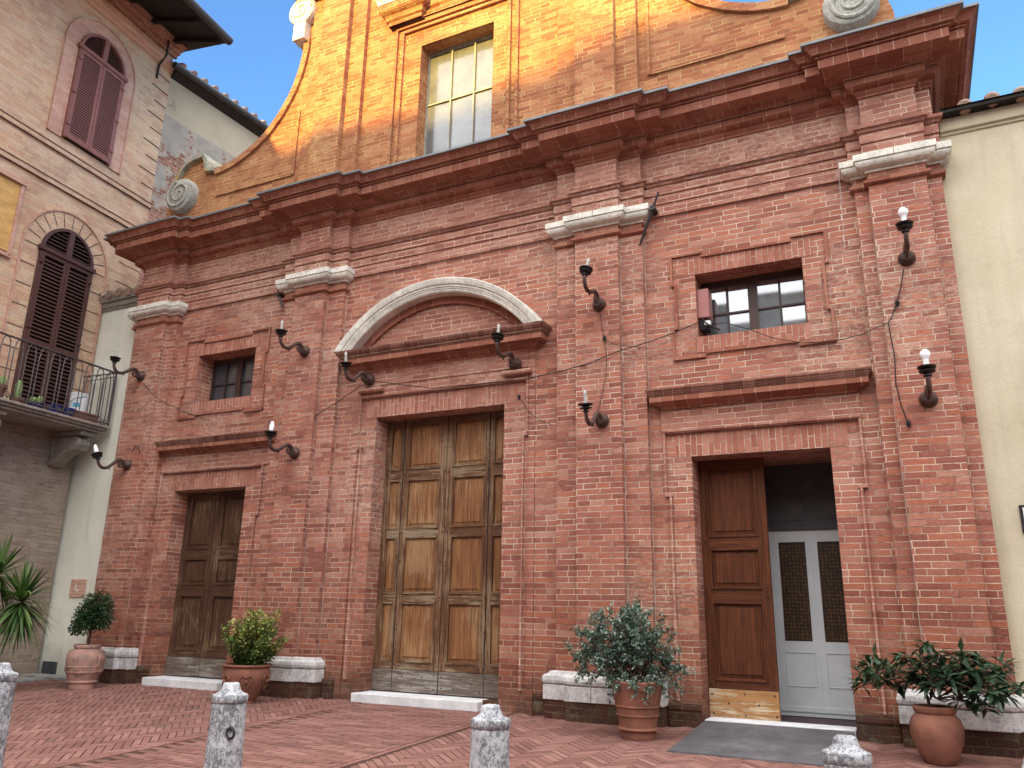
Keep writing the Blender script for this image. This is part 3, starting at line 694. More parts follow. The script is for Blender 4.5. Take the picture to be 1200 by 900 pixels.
# ---- small windows
def small_window(x0, x1, z0, z1, gl, y=.33):
    w0 = MB(); mid = (x0 + x1) / 2 + .0; 
    w0.box(x0, x1, y - .02, y + .05, z1 - .075, z1); w0.box(x0, x1, y - .02, y + .05, z0, z0 + .03)
    w0.box(x0, x0 + .05, y - .021, y + .05, z0, z1); w0.box(x1 - .04, x1, y - .021, y + .05, z0, z1)
    w0.box(mid - .055, mid + .05, y - .035, y + .05, z0 + .003, z1 - .01)
    zm = z0 + (z1 - z0) * .46
    for a, b in ((x0, mid), (mid, x1)):
        q = (a + b) / 2; w0.box(q - .011, q + .011, y - .015, y + .03, z0 + .01, z1 - .02)
    w0.box(x0 + .01, x1 - .01, y - .014, y + .03, zm - .011, zm + .011)
    fr = cpart(w0, 'window_frame', M['frame_wood'])
    xs = [x0 + .04, (x0 + mid) / 2, mid, (mid + x1) / 2, x1 - .03]
    for a, b in zip(xs, xs[1:]):
        for c, d in ((z0 + .02, zm), (zm, z1 - .06)):
            p = MB(); t = random.uniform(-.004, .004); t2 = random.uniform(-.006, .006)
            p.add([(a, y + .01 + t, c), (b, y + .01 - t, c), (b, y + .01 - t + t2, d), (a, y + .01 + t + t2, d)], [(0, 1, 2, 3)]); p.build('pane', gl, fr, fixn=False)
    # brick bands over and under, and the eared bead frame
    sb = MB(); sb.box(x0 - .13, x1 + .12, -.004, .02, z1 + .001, z1 + .205); cpart(sb, 'flat_arch', M['soldier'])
    sb = MB(); sb.box(x0 - .03, x1 + .03, -.006, .02, z0 - .19, z0 - .001); cpart(sb, 'window_sill', M['soldier'])
    bd = MB(); a, b = x0 - .29, x1 + .28; t = .028; q = -.032
    zt, zb = z1 + .28, z0 - .26
    bd.box(a, a + .38, q, .01, zt - t, zt); bd.box(b - .38, b, q, .01, zt - t, zt); bd.box(a + .38, b - .38, q + .003, .01, zt - .05 - t, zt - .05)
    bd.box(a, a + .38, q, .01, zb, zb + t + .015); bd.box(b - .38, b, q, .01, zb, zb + t + .015); bd.box(a + .38, b - .38, q + .003, .01, zb + .045, zb + .045 + t + .015)
    for xx, s in ((a, 1), (b, -1)):
        for (c, d, o_) in ((zt - .39, zt - .001, 0), (zb + .39, zt - .39, .045), (zb + .001, zb + .39, 0)):
            xa = xx + s * o_; bd.box(xa, xa + s * t, q + .001, .01, c, d)
        for zz in (zt - .39, zb + .39): bd.box(xx, xx + s * .07, q + .002, .01, zz - .012, zz + .012)
    cpart(bd, 'window_bead', M['mould'])
small_window(*WIN_R, M['glass_r']); small_window(*WIN_L, M['glass_l'])

# ---- door surrounds
def surround(x0, x1, zt, jog, t=.026, q=-.045):
    s0 = MB()
    s0.box(x0, x1, q, .01, zt - .035, zt); s0.box(x0 + .01, x1 - .01, q - .012, q, zt - .022, zt - .004)
    for xx, s in ((x0, 1), (x1, -1)):
        s0.box(xx, xx + s * t, q + .001, .01, jog, zt - .035); s0.box(xx + s * (.05), xx + s * (.05 + t), q + .001, .01, -.87, jog)
        s0.box(xx, xx + s * .09, q + .0005, .01, jog - .02, jog + .015)
    return cpart(s0, 'door_bead', M['rubbed'], bevel=.004)
surround(-2.385, -.30, 2.01, 1.28); surround(-10.45, -8.36, 2.01, 1.28); surround(-6.69, -4.09, 2.85, 2.12)
for q_ in ((-2.25, -.45, 1.704, 1.962), (-10.32, -8.51, 1.704, 1.962), (-6.60, -4.25, 2.54, 2.80)):
    fa = MB(); fa.box(q_[0], q_[1], -.004, .02, q_[2], q_[3]); cpart(fa, 'flat_arch', M['soldier'])
# hoods over the side doors and the plain panel under them
def hood(x0, x1):
    h0 = MB(); e = .0
    h0.sweep([(x0 + .16, 0), (x0 + .16, -.035), (x1 - .16, -.035), (x1 - .16, 0)], [(0, 2.255), (.012, 2.258), (.016, 2.28), (.03, 2.285), (.05, 2.30), (.11, 2.325), (.125, 2.327), (.128, 2.385), (0, 2.39)])
    ho = cpart(h0, 'door_hood', M['mould'])
    h1 = MB(); h1.sweep([(x0 + .16, 0), (x0 + .16, -.035), (x1 - .16, -.035), (x1 - .16, 0)], [(0, 2.388), (.133, 2.388), (.134, 2.402), (.142, 2.404), (.144, 2.42), (.15, 2.422), (.155, 2.44), (.165, 2.452), (.167, 2.468), (0, 2.49)])
    h1.build('hood_top', M['cornice_dark'], ho)
    h2 = MB(); h2.box(x0 + .13, x1 - .14, -.025, .01, 2.012, 2.254); cpart(h2, 'door_frieze', M['rubbed'])
hood(-2.53, -.155); hood(-10.52, -8.11)
# central portal
cf = MB(); cf.box(-6.79, -4.0, -.022, .01, 2.852, 3.26); cpart(cf, 'door_frieze', M['rubbed'])
cf = MB(); cf.box(-6.79, -6.692, -.018, .01, -1.6, 2.85); cpart(cf, 'door_strip', M['brick_pier'])
cf = MB(); cf.box(-4.088, -4.0, -.018, .01, -1.6, 2.85); cpart(cf, 'door_strip', M['brick_pier'])
cf = MB(); cf.box(-4.645, -4.43, -.001, .4, -1.6, -1.002); cpart(cf, 'door_sill', M['plinth'])
cfp = MB(); cfp.box(-6.38, -4.10, -.034, -.01, 2.99, 3.20); cpart(cfp, 'frieze_panel', M['rubbed'])
for x0, x1 in ((-6.70, -6.29), (-4.44, -4.04)):
    lgm = MB(); lgm.tube([(x0, -.06, 2.925), (x1, -.06, 2.925)], .036, 12); lgm.box(x0 + .02, x1 - .02, -.05, 0, 2.9, 2.95); cpart(lgm, 'ledge_roll', M['rubbed'], smooth=2)
ch = MB(); PX0, PX1 = -6.78, -4.02
cpth = [(PX0, 0), (PX0, -.03), (PX1, -.03), (PX1, 0)]
ch.sweep(cpth, [(0, 3.19), (.01, 3.20), (.02, 3.225), (.05, 3.24), (.09, 3.275), (.10, 3.295), (.17, 3.30), (.175, 3.302), (.178, 3.37), (0, 3.375)])
pc = cpart(ch, 'portal_cornice', M['mould'])
ct = MB(); ct.sweep(cpth, [(0, 3.372), (.184, 3.372), (.186, 3.392), (.198, 3.395), (.20, 3.415), (.215, 3.43), (.232, 3.46), (.236, 3.49), (0, 3.50)])
ct.build('cornice_top', M['cornice_dark'], pc)
acx, acz = -5.44, 2.40
def ringseg(mb, prof, zmin, n=48):
    """prof: (radius, y) closed section; swept between the two points where it meets z = zmin"""
    R0 = max(r for r, y in prof); k = len(prof); vs = []; fs = []
    for i in range(n + 1):
        t = i / n
        for r, y in prof:
            a0 = math.asin((zmin - acz) / r); a = a0 + (pi - 2 * a0) * t; vs.append((acx + r * cos(a), y, acz + r * sin(a)))
    for i in range(n):
        for j in range(k): fs.append((i * k + j, i * k + (j + 1) % k, (i + 1) * k + (j + 1) % k, (i + 1) * k + j))
    fs += [tuple(range(k)), tuple(range(n * k + k - 1, n * k - 1, -1))]
    mb.add(vs, fs)
ra = MB(); ringseg(ra, [(1.745, .0), (1.745, -.20), (1.765, -.215), (1.785, -.215), (1.79, -.225), (1.81, -.227), (1.815, -.238), (1.845, -.24), (1.85, -.255), (1.88, -.265), (1.925, -.275), (1.935, -.27), (1.94, .0)], 3.492)
ra.T = None
cpart(ra, 'arch_moulding', M['white_stone'])
rb2 = MB(); ringseg(rb2, [(1.64, .005), (1.64, -.055), (1.744, -.055), (1.744, .005)], 3.492); cpart(rb2, 'arch_band', M['mould'])
ty = MB(); tp = [(acx + 1.645 * cos(a), acz + 1.645 * sin(a)) for a in [math.asin(1.092 / 1.645) + (pi - 2 * math.asin(1.092 / 1.645)) * i / 40 for i in range(41)]]
ty.prism(tp, -.012, .005); cpart(ty, 'tympanum', M['rubbed'])

# ---- doors
HZ = {'worn greyed wood': wood_mat('worn greyed wood rails', [(.30, (.030, .013, .008)), (.45, (.09, .04, .019)), (.6, (.17, .08, .038)), (.75, (.28, .16, .08))], worn=(.48, .42, .29), wornamt=.35, horiz=True),
      'dark weathered wood': wood_mat('dark weathered wood rails', [(.30, (.022, .010, .006)), (.48, (.07, .032, .018)), (.62, (.12, .060, .034)), (.78, (.20, .12, .07))], worn=(.30, .22, .13), wornamt=.3, horiz=True),
      'reddish varnished wood': wood_mat('reddish varnished wood rails', [(.30, (.026, .009, .005)), (.48, (.085, .028, .013)), (.62, (.150, .048, .018)), (.78, (.26, .10, .04))], rough=.6, spec=.15, horiz=True)}
def leaf(name, x0, x1, z0, z1, panels, y, mf, mp, kick=None, kmat=None, studs=(), parent=None, hole_y=None):
    lf = MB(); xs = sorted({x0, x1, *[p[0] for p in panels], *[p[1] for p in panels]}); zs = sorted({z0, z1, *[p[2] for p in panels], *[p[3] for p in panels]})
    for a, b in zip(xs, xs[1:]):
        for c, d in zip(zs, zs[1:]):
            mx, mz = (a + b) / 2, (c + d) / 2
            if any(p[0] < mx < p[1] and p[2] < mz < p[3] for p in panels): continue
            lf.cur = 1 if any(p[0] < mx < p[1] for p in panels) else 0
            lf.box(a, b, y, y + .045, c, d)
    lf.cur = 0
    for (a, b, c, d) in panels:
        t = .022
        lf.box(a - .006, a + t, y - .010, y + .03, c - .006, d + .006); lf.box(b - t, b + .006, y - .010, y + .03, c - .006, d + .006)
        lf.cur = 1; lf.box(a + t, b - t, y - .011, y + .03, c - .008, c + t); lf.box(a + t, b - t, y - .009, y + .03, d - t, d + .006); lf.cur = 0
    lf_o = cpart(lf, name, [mf, HZ[mf.name]], bevel=.003) if parent is None else lf.build(name, mf, parent, bevel=.003)
    for (a, b, c, d) in panels:
        pn = MB(); t = .022; i = min(.035, (b - a) * .18)
        z = y + .024; a1, b1, c1, d1 = a + t, b - t, c + t, d - t
        vs = [(a1, z, c1), (b1, z, c1), (b1, z, d1), (a1, z, d1), (a1 + i, z - .004, c1 + i), (b1 - i, z - .004, c1 + i), (b1 - i, z - .004, d1 - i), (a1 + i, z - .004, d1 - i),
              (a1 + i + .006, z - .014, c1 + i + .006), (b1 - i - .006, z - .014, c1 + i + .006), (b1 - i - .006, z - .014, d1 - i - .006), (a1 + i + .006, z - .014, d1 - i - .006)]
        pn.add(vs, [(0, 1, 5, 4), (1, 2, 6, 5), (2, 3, 7, 6), (3, 0, 4, 7), (4, 5, 9, 8), (5, 6, 10, 9), (6, 7, 11, 10), (7, 4, 8, 11), (8, 9, 10, 11)])
        pn.build('panel', mp, lf_o, fixn=False)
    if kick:
        k = MB(); k.box(kick[0], kick[1], y - .006, y + .04, kick[2], kick[3])
        ko_ = k.build('kick_board', kmat, lf_o, bevel=.003)
    if studs:
        st = MB()
        for (sx, sz, sy) in studs: st.lathe([(0, -.010), (.006, -.008), (.010, 0)], (sx, sy, sz), 8, 'y')
        st.build('studs', M['iron'], lf_o)
    return lf_o
YD = .27
rows = [(1.84, 2.46), (1.04, 1.70), (.20, .93), (-.64, .09)]
st = [(x, z, YD) for x in (-6.08, -5.45, -6.37) for z in (1.77, 1.4, .98, .6, .15, -.25, -.68, 2.1)]
leaf('door_leaf', -6.41, -5.425, -.735, 2.54, [(-6.33, -6.14, a, b) for a, b in rows] + [(-6.03, -5.51, a, b) for a, b in rows], YD, M['wood_cf'], M['wood_c'], (-6.41, -5.428, -1.0, -.74), M['wood_grey'], st + [(x, z, YD - .006) for x, z in ((-6.33, -.8), (-6.15, -.93), (-5.95, -.82), (-5.8, -.93), (-5.65, -.81), (-5.48, -.95), (-5.48, -.79))])
st = [(x, z, YD) for x in (-5.38, -4.79) for z in (1.77, 1.4, .98, .6, .15, -.25, -.68, 2.1)]
leaf('door_leaf', -5.415, -4.44, -.735, 2.54, [(-5.32, -4.83, a, b) for a, b in rows] + [(-4.72, -4.53, a, b) for a, b in rows], YD, M['wood_cf'], M['wood_c'], (-5.412, -4.44, -1.0, -.74), M['wood_grey'], st + [(x, z, YD - .006) for x, z in ((-5.37, -.8), (-5.37, -.93), (-5.1, -.82), (-5.2, -.93), (-4.95, -.87), (-4.83, -.95), (-4.75, -.79))])
gpm = MB()
for gxx in (-6.105, -4.775): gpm.box(gxx - .004, gxx + .004, YD - .0075, YD, -1.0, 2.54)
gpm.box(-5.424, -5.416, YD + .01, YD + .02, -1.0, 2.54); cpart(gpm, 'door_gap', M['black'])
rows = [(.84, 1.62), (.30, .69), (-.63, .15)]
leaf('door_leaf', -10.145, -9.475, -.735, 1.70, [(-10.04, -9.56, a, b) for a, b in rows], YD, M['wood_l'], M['wood_l'], (-10.145, -9.478, -1.0, -.74), M['wood_grey'], [(x, z, YD) for x in (-10.10, -9.52) for z in (1.2, .77, .22, -.2, -.68)])
leaf('door_leaf', -9.465, -8.69, -.735, 1.70, [(-9.37, -8.86, a, b) for a, b in rows], YD, M['wood_l'], M['wood_l'], (-9.462, -8.69, -1.0, -.74), M['wood_grey'], [(x, z, YD) for x in (-9.42, -8.78) for z in (1.2, .77, .22, -.2, -.68)])
leaf('door_leaf', -2.075, -1.355, -.745, 1.70, [(-1.995, -1.45, a, b) for a, b in ((.84, 1.60), (.28, .71), (-.66, .14))], .3, M['wood_r'], M['wood_r'], (-2.072, -1.357, -1.03, -.75), M['wood_kick'],
     [(x, z, .3) for x in (-2.04, -1.40) for z in (1.28, .78, .2, -.2, -.7)] + [(x, z, .294) for x, z in ((-2.04, -.80), (-1.70, -.79), (-1.40, -.79), (-1.87, -.89), (-1.56, -.89), (-2.03, -.99), (-1.70, -1.0), (-1.39, -.99))])
# handles and keyholes are too small to show; the inner lobby behind the open leaf
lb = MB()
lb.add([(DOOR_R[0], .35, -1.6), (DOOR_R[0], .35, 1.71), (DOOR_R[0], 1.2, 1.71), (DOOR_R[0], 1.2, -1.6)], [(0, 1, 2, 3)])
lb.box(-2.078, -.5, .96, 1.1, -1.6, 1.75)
cpart(lb, 'lobby_wall', M['lobby_shade'])
lf2 = MB(); lf2.add([(-2.078, .02, -1.035), (-.623, .02, -1.035), (-.623, .96, -1.035), (-2.078, .96, -1.035)], [(0, 1, 2, 3)]); cpart(lf2, 'lobby_floor', M['burg_step'], fixn=False)
idr = MB(); Yi = .90
hp = [(-1.34, -1.05, -.26, .815), (-.92, -.63, -.26, .815)]; lp = [(-1.345, -1.03, -.73, -.37), (-.93, -.62, -.73, -.37)]
for a, b in ((-1.44, -1.34), (-1.05, -.92), (-.63, -.53)): idr.box(a, b, Yi, Yi + .04, -1.03, .95)
for (a, b) in ((-1.34, -1.05), (-.92, -.63)):
    idr.box(a, b, Yi, Yi + .04, .815, .95); idr.box(a, b, Yi, Yi + .04, -1.03, -.26)
idr.box(-1.46, -.5, Yi - .012, Yi + .02, -.985, -.93)
for a, b, c, d in lp:
    t = .012
    idr.box(a, b, Yi - .008, Yi + .01, d - t, d); idr.box(a, b, Yi - .008, Yi + .01, c, c + t); idr.box(a, a + t, Yi - .0085, Yi + .01, c + t, d - t); idr.box(b - t, b, Yi - .0085, Yi + .01, c + t, d - t)
idr.box(-.988, -.982, Yi - .004, Yi, -.9, .94)
ido = cpart(idr, 'inner_door', M['grey_paint'], bevel=.002)
for a, b, c, d in hp:
    ap = MB(); ap.add([(a, Yi + .02, c), (b, Yi + .02, c), (b, Yi + .02, d), (a, Yi + .02, d)], [(0, 1, 2, 3)]); ap.build('pane', M['amber'], ido, fixn=False)
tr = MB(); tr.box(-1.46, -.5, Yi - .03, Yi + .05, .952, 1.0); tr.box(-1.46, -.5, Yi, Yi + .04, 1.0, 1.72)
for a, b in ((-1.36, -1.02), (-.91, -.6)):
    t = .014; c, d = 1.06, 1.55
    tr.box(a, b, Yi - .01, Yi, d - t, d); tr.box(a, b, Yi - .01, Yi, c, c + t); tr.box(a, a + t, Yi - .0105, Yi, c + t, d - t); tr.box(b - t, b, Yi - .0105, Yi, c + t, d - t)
tr.build('transom', M['lobby_shade'], ido)
jm = MB(); jm.box(-2.078, -1.462, Yi, Yi + .06, -1.6, 1.72); jm.build('lobby_board', M['grey_paint'], ido)
# steps
s1 = MB(); s1.box(-6.43, -4.64, -.13, .27, -1.6, -1.012); cpart(s1, 'door_step', M['marble'], bevel=.008)
s1 = MB(); s1.box(-10.15, -8.69, -.13, .27, -1.6, -1.012); cpart(s1, 'door_step', M['marble'], bevel=.008)
s1 = MB(); s1.box(-2.06, -.63, -.01, .29, -1.6, -1.028); cpart(s1, 'door_step', M['marble'], bevel=.004)
# iron tie bars
for pa, pb in ((Vector((-2.30, -.16, 4.98)), Vector((-2.57, -.12, 4.33))), (Vector((-8.36, -.12, 4.72)), Vector((-8.23, -.12, 4.42)))):
    t = MB(); t.tube([pa, (pa + pb) / 2, pb], [.012, .02, .012], 6); mm_ = pa.lerp(pb, .3); t.tube([mm_ + Vector((0, .12, 0)), mm_ + Vector((0, -.03, 0))], .035, 8)
    cpart(t, 'tie_bar', M['iron'])

# ================================================================== PALAZZO (left)
PA = atan2(-.994, .108)
pz = empty('palazzo', (-12.65, 0, GZ), PA, 'tan brick palazzo with arched shuttered windows and a wide dark eave on the far left', 'palazzo')
def pp(mb, name, mat, parent=None, **kw):   # local x = towards the street, y = out of the wall, z = up (eye-relative)
    mb.v = [(x, y, z - GZ) for x, y, z in mb.v] if mb.T is None else mb.v
    return mb.build(name, mat, parent or pz, **kw)
def pobj_uv_fix(): pass
M['joint_dark'] = plain('dark open brick joint', (.05, .032, .025), .95)
def merge(dst, src):
    bm = bmesh.new(); bm.from_mesh(dst.data); n0 = len(bm.faces); bm.from_mesh(src.data); bm.faces.ensure_lookup_table()
    dst.data.materials.append(src.data.materials[0]); k = len(dst.data.materials) - 1
    for f in bm.faces[n0:]: f.material_index = k
    bm.to_mesh(dst.data); bm.free(); D.objects.remove(src)
w1 = MB(); w1.box(-.71, 14, -9, 0, 2.9, 11.3); pw = pp(w1, 'wall', M['tan'])
w1 = MB(); w1.box(0.02, 14, -9, -.02, -1.6, 2.9); pp(w1, 'lower_wall', M['tan_low'])
for z in (7.55, 6.925):
    sc = MB(); sc.box(-.715, 14, -.01, .030, z - .05, z + .03); so2 = pp(sc, 'string_course', M['tan'], bevel=.004)
    sc = MB(); sc.box(-.72, 14, -.01, .040, z + .031, z + .048); sc.box(-.72, 14, -.01, .036, z - .064, z - .051); sc.v = [(x, y, q - GZ) for x, y, q in sc.v]; sc.build('shadow_line', M['cornice_dark'], so2)  # dark strips drawn in as the shadow lines above and below the band
sc = MB(); sc.sweep([(14.0, .0), (-.75, .0)], [(0, 10.60), (.04, 10.62), (.05, 10.66), (.10, 10.70), (.12, 10.74), (.12, 10.80), (0, 10.82)]); pp(sc, 'upper_cornice', M['tan_rub'])
sc = MB()
for i, z in enumerate((10.98, 11.06, 11.14, 11.22)): sc.box(-.75 - .02 * i, 14, 0, .06 + .055 * i, z, z + .08)
pp(sc, 'eave_corbels', M['rubbed'])
# rusticated quoin joints at the corner
qj = MB()
for i in range(9):
    z = 7.9 + i * .31; L = .42 if i % 2 else .30
    qj.box(-.712, -.712 + L, -.01, .006, z, z + .020)
for i in range(14):
    z = 5.25 - i * .0; 
for i in range(3): qj.box(-.712, -.2, -.01, .004, 5.75 + i * .38, 5.762 + i * .38)
merge(pw, pp(qj, 'quoin_joints', M['joint_dark']))
ev = MB(); ev.add([(-.95, 0, 11.32), (14, 0, 11.32), (14, 1.40, 10.92), (-.62, 1.40, 10.92), (-.95, 0, 11.42), (14, 0, 11.42), (14, 1.40, 11.02), (-.62, 1.40, 11.02)], [(0, 1, 2, 3), (7, 6, 5, 4), (0, 3, 7, 4), (1, 5, 6, 2), (3, 2, 6, 7)])
for i in range(24):
    x = -.55 + i * .6; ev.box(x, x + .09, -.0, .01, 11.2, 11.3)
    ev.add([(x, .02, 11.22), (x + .09, .02, 11.22), (x + .09, 1.34, 10.84), (x, 1.34, 10.84), (x, .02, 11.33), (x + .09, .02, 11.33), (x + .09, 1.34, 10.95), (x, 1.34, 10.95)], [(0, 1, 2, 3), (7, 6, 5, 4), (0, 3, 7, 4), (1, 5, 6, 2), (3, 2, 6, 7)])
pp(ev, 'eave', M['eave_wood'])
ev = MB(); ev.add([(-.75, 1.42, 11.03), (14, 1.42, 11.03), (14, -4.5, 12.7), (-.75, -4.5, 12.7)], [(0, 1, 2, 3)])
n_t = 60
for i in range(n_t):
    x = -.7 + i * .245
    ev.tube([(x, 1.45, 11.05 + random.uniform(-.01, .01)), (x, -4.4, 12.72)], .075, 6)
pp(ev, 'roof', M['tile'])
gu = MB(); gu.tube([(-.66, 1.48, 10.97), (14, 1.48, 11.02)], .085, 12); pp(gu, 'gutter', M['gutter'], smooth=2)
dp = MB(); dp.tube([(-.40, .14, 11.3), (-.40, .14, 10.8), (-.36, .03, 10.55), (-.36, .02, 10.25)], .02, 8); pp(dp, 'rod', M['iron'])
def shutter_window(cx, hw, zs, zb, R, mat, mband, louv, bandw=.28, lower_joints=False, rings=True):
    """arched window: springing zs, bottom zb, half width hw"""
    # surround band
    sb = MB(); n = 28; A = []; B = []
    def arcpts(r, base): return [(cx - r, base)] + [(cx - r * cos(pi * i / n), zs + r * sin(pi * i / n)) for i in range(n + 1)] + [(cx + r, base)]
    ribbon(sb, arcpts(hw + bandw, zb - .02), arcpts(hw + .0, zb - .02), 0.0, .025)
    so_ = pp(sb, 'window_surround', mband)
    bd = MB(); ribbon(bd, arcpts(hw + bandw + .03, zb - .02), arcpts(hw + bandw, zb - .02), 0.0, .045); bd.v = [(x, y, z - GZ) for x, y, z in bd.v]; bd.build('surround_bead', M['tan_rub'], so_)
    # back board (dark room behind the louvres)
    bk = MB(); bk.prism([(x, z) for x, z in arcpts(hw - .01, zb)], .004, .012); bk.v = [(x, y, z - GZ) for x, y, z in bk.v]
    # frame and transom
    fr = MB(); ribbon(fr, arcpts(hw, zb), arcpts(hw - .055, zb), .008, .075)
    fr.box(cx - hw - .04, cx + hw + .04, .03, .10, zs - .045, zs + .03); fr.box(cx - .05, cx + .05, .02, .085, zs + .03, zs + hw - .03)
    nl = int((hw - .12) / (louv * .8))
    for i in range(nl):
        z = zs + .075 + i * louv
        wv = sqrt(max(0, (hw - .06) ** 2 - (z - zs + .02) ** 2))
        if wv < .12: break
        for a, b in ((cx - wv, cx - .05), (cx + .05, cx + wv)): fr.add([(a, .018, z + .02), (b, .018, z + .02), (b, .062, z - .012), (a, .062, z - .012), (a, .018, z + .028), (b, .018, z + .028), (b, .062, z - .004), (a, .062, z - .004)], [(0, 1, 2, 3), (7, 6, 5, 4), (3, 2, 6, 7), (0, 4, 5, 1)])
    fr.v = [(x, y, z - GZ) for x, y, z in fr.v]; fo = fr.build('shutter_frame', mat, pz, bevel=.003)
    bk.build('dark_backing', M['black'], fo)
    for (a, b) in ((cx - hw + .035, cx - .004), (cx + .004, cx + hw - .035)):
        sh = MB(); z0, z1 = zb + .02, zs - .05; t = .055
        sh.box(a, a + t, .035, .08, z0, z1); sh.box(b - t, b, .035, .08, z0, z1); sh.box(a + t, b - t, .036, .079, z0, z0 + .09); sh.box(a + t, b - t, .036, .079, z1 - .07, z1)
        if z1 - z0 > 2.2: sh.box(a + t, b - t, .036, .079, z0 + (z1 - z0) * .40, z0 + (z1 - z0) * .40 + .10)
        z = z0 + .11
        while z < z1 - .09:
            sh.add([(a + t, .03, z + .022), (b - t, .03, z + .022), (b - t, .074, z - .010), (a + t, .074, z - .010), (a + t, .03, z + .032), (b - t, .03, z + .032), (b - t, .074, z + louv * .28), (a + t, .074, z + louv * .28)], [(0, 1, 2, 3), (7, 6, 5, 4), (3, 2, 6, 7), (0, 4, 5, 1)])
            z += louv
        for zz in (z0 + .25, (z0 + z1) / 2, z1 - .2):
            xx = a if a < cx - .1 else b
            sh.box(xx - .03, xx + .03, .06, .10, zz - .02, zz + .02)
        sh.v = [(x, y, z - GZ) for x, y, z in sh.v]; sh.build('shutter', mat, fo, fixn=True)
    return so_
shutter_window(.90, .515, 9.66, 7.80, 0, M['shutter_hi'], M['tan_rub'], .0475, bandw=.25)
shutter_window(.88, .525, 5.70, 2.93, 0, M['shutter_lo'], M['tan'], .066, bandw=.30)
for k in range(1, 5): shutter_window(.90 + 3.2 * k, .515, 9.66, 7.80, 0, M['shutter_hi'], M['tan_rub'], .0475, bandw=.25) if k < 3 else None
# radiating joints round the lower arch
rj = MB()
for i in range(13):
    a = pi * i / 12; c, s = cos(a), sin(a)
    p0 = Vector((.88 + .55 * c, .0305, 5.70 + .55 * s)); p1 = Vector((.88 + .80 * c, .0305, 5.70 + .80 * s)); nn_ = Vector((-s, 0, c)) * .006
    rj.add([p0 - nn_, p1 - nn_, p1 + nn_, p0 + nn_], [(0, 1, 2, 3)])
for i in range(7):
    for x0, x1 in ((.04, .33), (1.43, 1.72)): rj.add([(x0, .0305, 5.33 - i * .36), (x1, .0305, 5.33 - i * .36), (x1, .0305, 5.342 - i * .36), (x0, .0305, 5.342 - i * .36)], [(0, 1, 2, 3)])
merge(pw, pp(rj, 'surround_joints', M['joint_dark'], fixn=False))
# ochre wall panel with its frame
op = MB(); op.box(1.93, 4.2, 0, .02, 5.38, 6.55); opo = pp(op, 'ochre_panel', M['ochre'])
of = MB(); of.box(1.87, 1.93, 0, .05, 5.30, 6.56); of.box(1.85, 4.3, 0, .07, 6.56, 6.63); of.box(1.86, 4.3, 0, .05, 5.28, 5.34); of.v = [(x, y, z - GZ) for x, y, z in of.v]; of.build('panel_frame', M['tan_rub'], opo, bevel=.005)
ow = MB(); ow.lathe([(0, .03), (.26, .03), (.28, .022), (.28, .0)], (2.46, 0, 5.93 - GZ), 32, 'y'); ow.build('white_medallion', M['white_stone'], opo)
# balcony
bz = 2.86
bl = MB(); bl.sweep([(.08, 0), (.08, .80), (3.6, .80), (3.6, 0)], [(0, bz - .10), (-.08, bz - .10), (-.05, bz - .07), (-.01, bz - .06), (.0, bz - .02), (.01, bz), (0, bz)])
bl.box(.08, 3.6, 0, .8, bz - .0995, bz - .001)
bl = MB(); bl.box(.10, 3.6, 0, .80, bz - .045, bz); bl.box(.14, 3.6, 0, .765, bz - .085, bz - .045); bl.box(.18, 3.6, 0, .72, bz - .13, bz - .085)
balc = pp(bl, 'balcony', M['balc_stone'], bevel=.012)
for bx in (.40, 2.0, 3.3):
    br = MB(); prof = [(0, 2.18), (.10, 2.17), (.18, 2.24), (.30, 2.35), (.45, 2.38), (.56, 2.42), (.61, 2.50), (.60, 2.58), (.54, 2.63), (0, 2.65)]
    br.prism([(a, b) for a, b in prof], bx - .12, bx + .12, 'x'); br.box(bx - .14, bx + .14, 0, .66, 2.65, 2.73)
    br.v = [(x, y, z - GZ) for x, y, z in br.v]; br.build('bracket', M['balc_stone'], balc, bevel=.02)
rl = MB(); rz = 3.80; Yr = .76; x0 = .13
rl.tube([(x0, .0, rz), (x0, Yr, rz), (3.55, Yr, rz)], .014, 6); rl.tube([(x0, .02, bz + .05), (x0, Yr, bz + .05), (3.55, Yr, bz + .05)], .009, 6); rl.box(x0, 3.55, Yr - .003, Yr + .02, rz - .006, rz + .012)
rl.tube([(x0, .0, rz - .10), (x0, Yr, rz - .06)], .009, 6)
i = 0; x = x0
def hoop(mb, f, u0, u1):
    um = (u0 + u1) / 2; hw = (u1 - u0) / 2
    for u in (u0, u1):
        mb.tube([f(u, bz + .16), f(u, rz - .16), f(u + (hw * .18 if u == u0 else -hw * .18), rz - .12)], .0085, 6)
    mb.tube([f(um - hw * .82, rz - .12), f(um - hw * .82, rz - .07), f(um - hw * .5, rz - .025), f(um, rz - .008), f(um + hw * .5, rz - .025), f(um + hw * .82, rz - .07), f(um + hw * .82, rz - .12)], .0085, 6)
    for s in (-1, 1):
        cx = um + s * hw * .42; r = hw * .38; pts = [f(um + s * hw, bz + .18), f(um + s * hw * .9, bz + .07), f(um + s * hw * .5, bz + .02)]
        for k in range(10):
            a = -pi / 2 + k / 9 * 1.6 * pi; pts.append(f(cx - s * r * cos(a) * (1 - k / 14), bz + .075 + r * sin(a) * (1 - k / 14)))
        mb.tube(pts, .0075, 5)
xx = x0 + .03
while xx < 3.45: hoop(rl, lambda u, z: (u, Yr, z), xx, xx + .15); xx += .215
yy = .08
while yy < .7: hoop(rl, lambda u, z: (x0, u, z), yy, yy + .15); yy += .215
for (a, b) in ((x0, Yr), (3.55, Yr)): rl.box(a - .012, a + .012, b - .012, b + .012, bz - .02, rz + .02)
rl.v = [(x, y, z - GZ) for x, y, z in rl.v]; rl.build('railing', M['wrought'], balc)
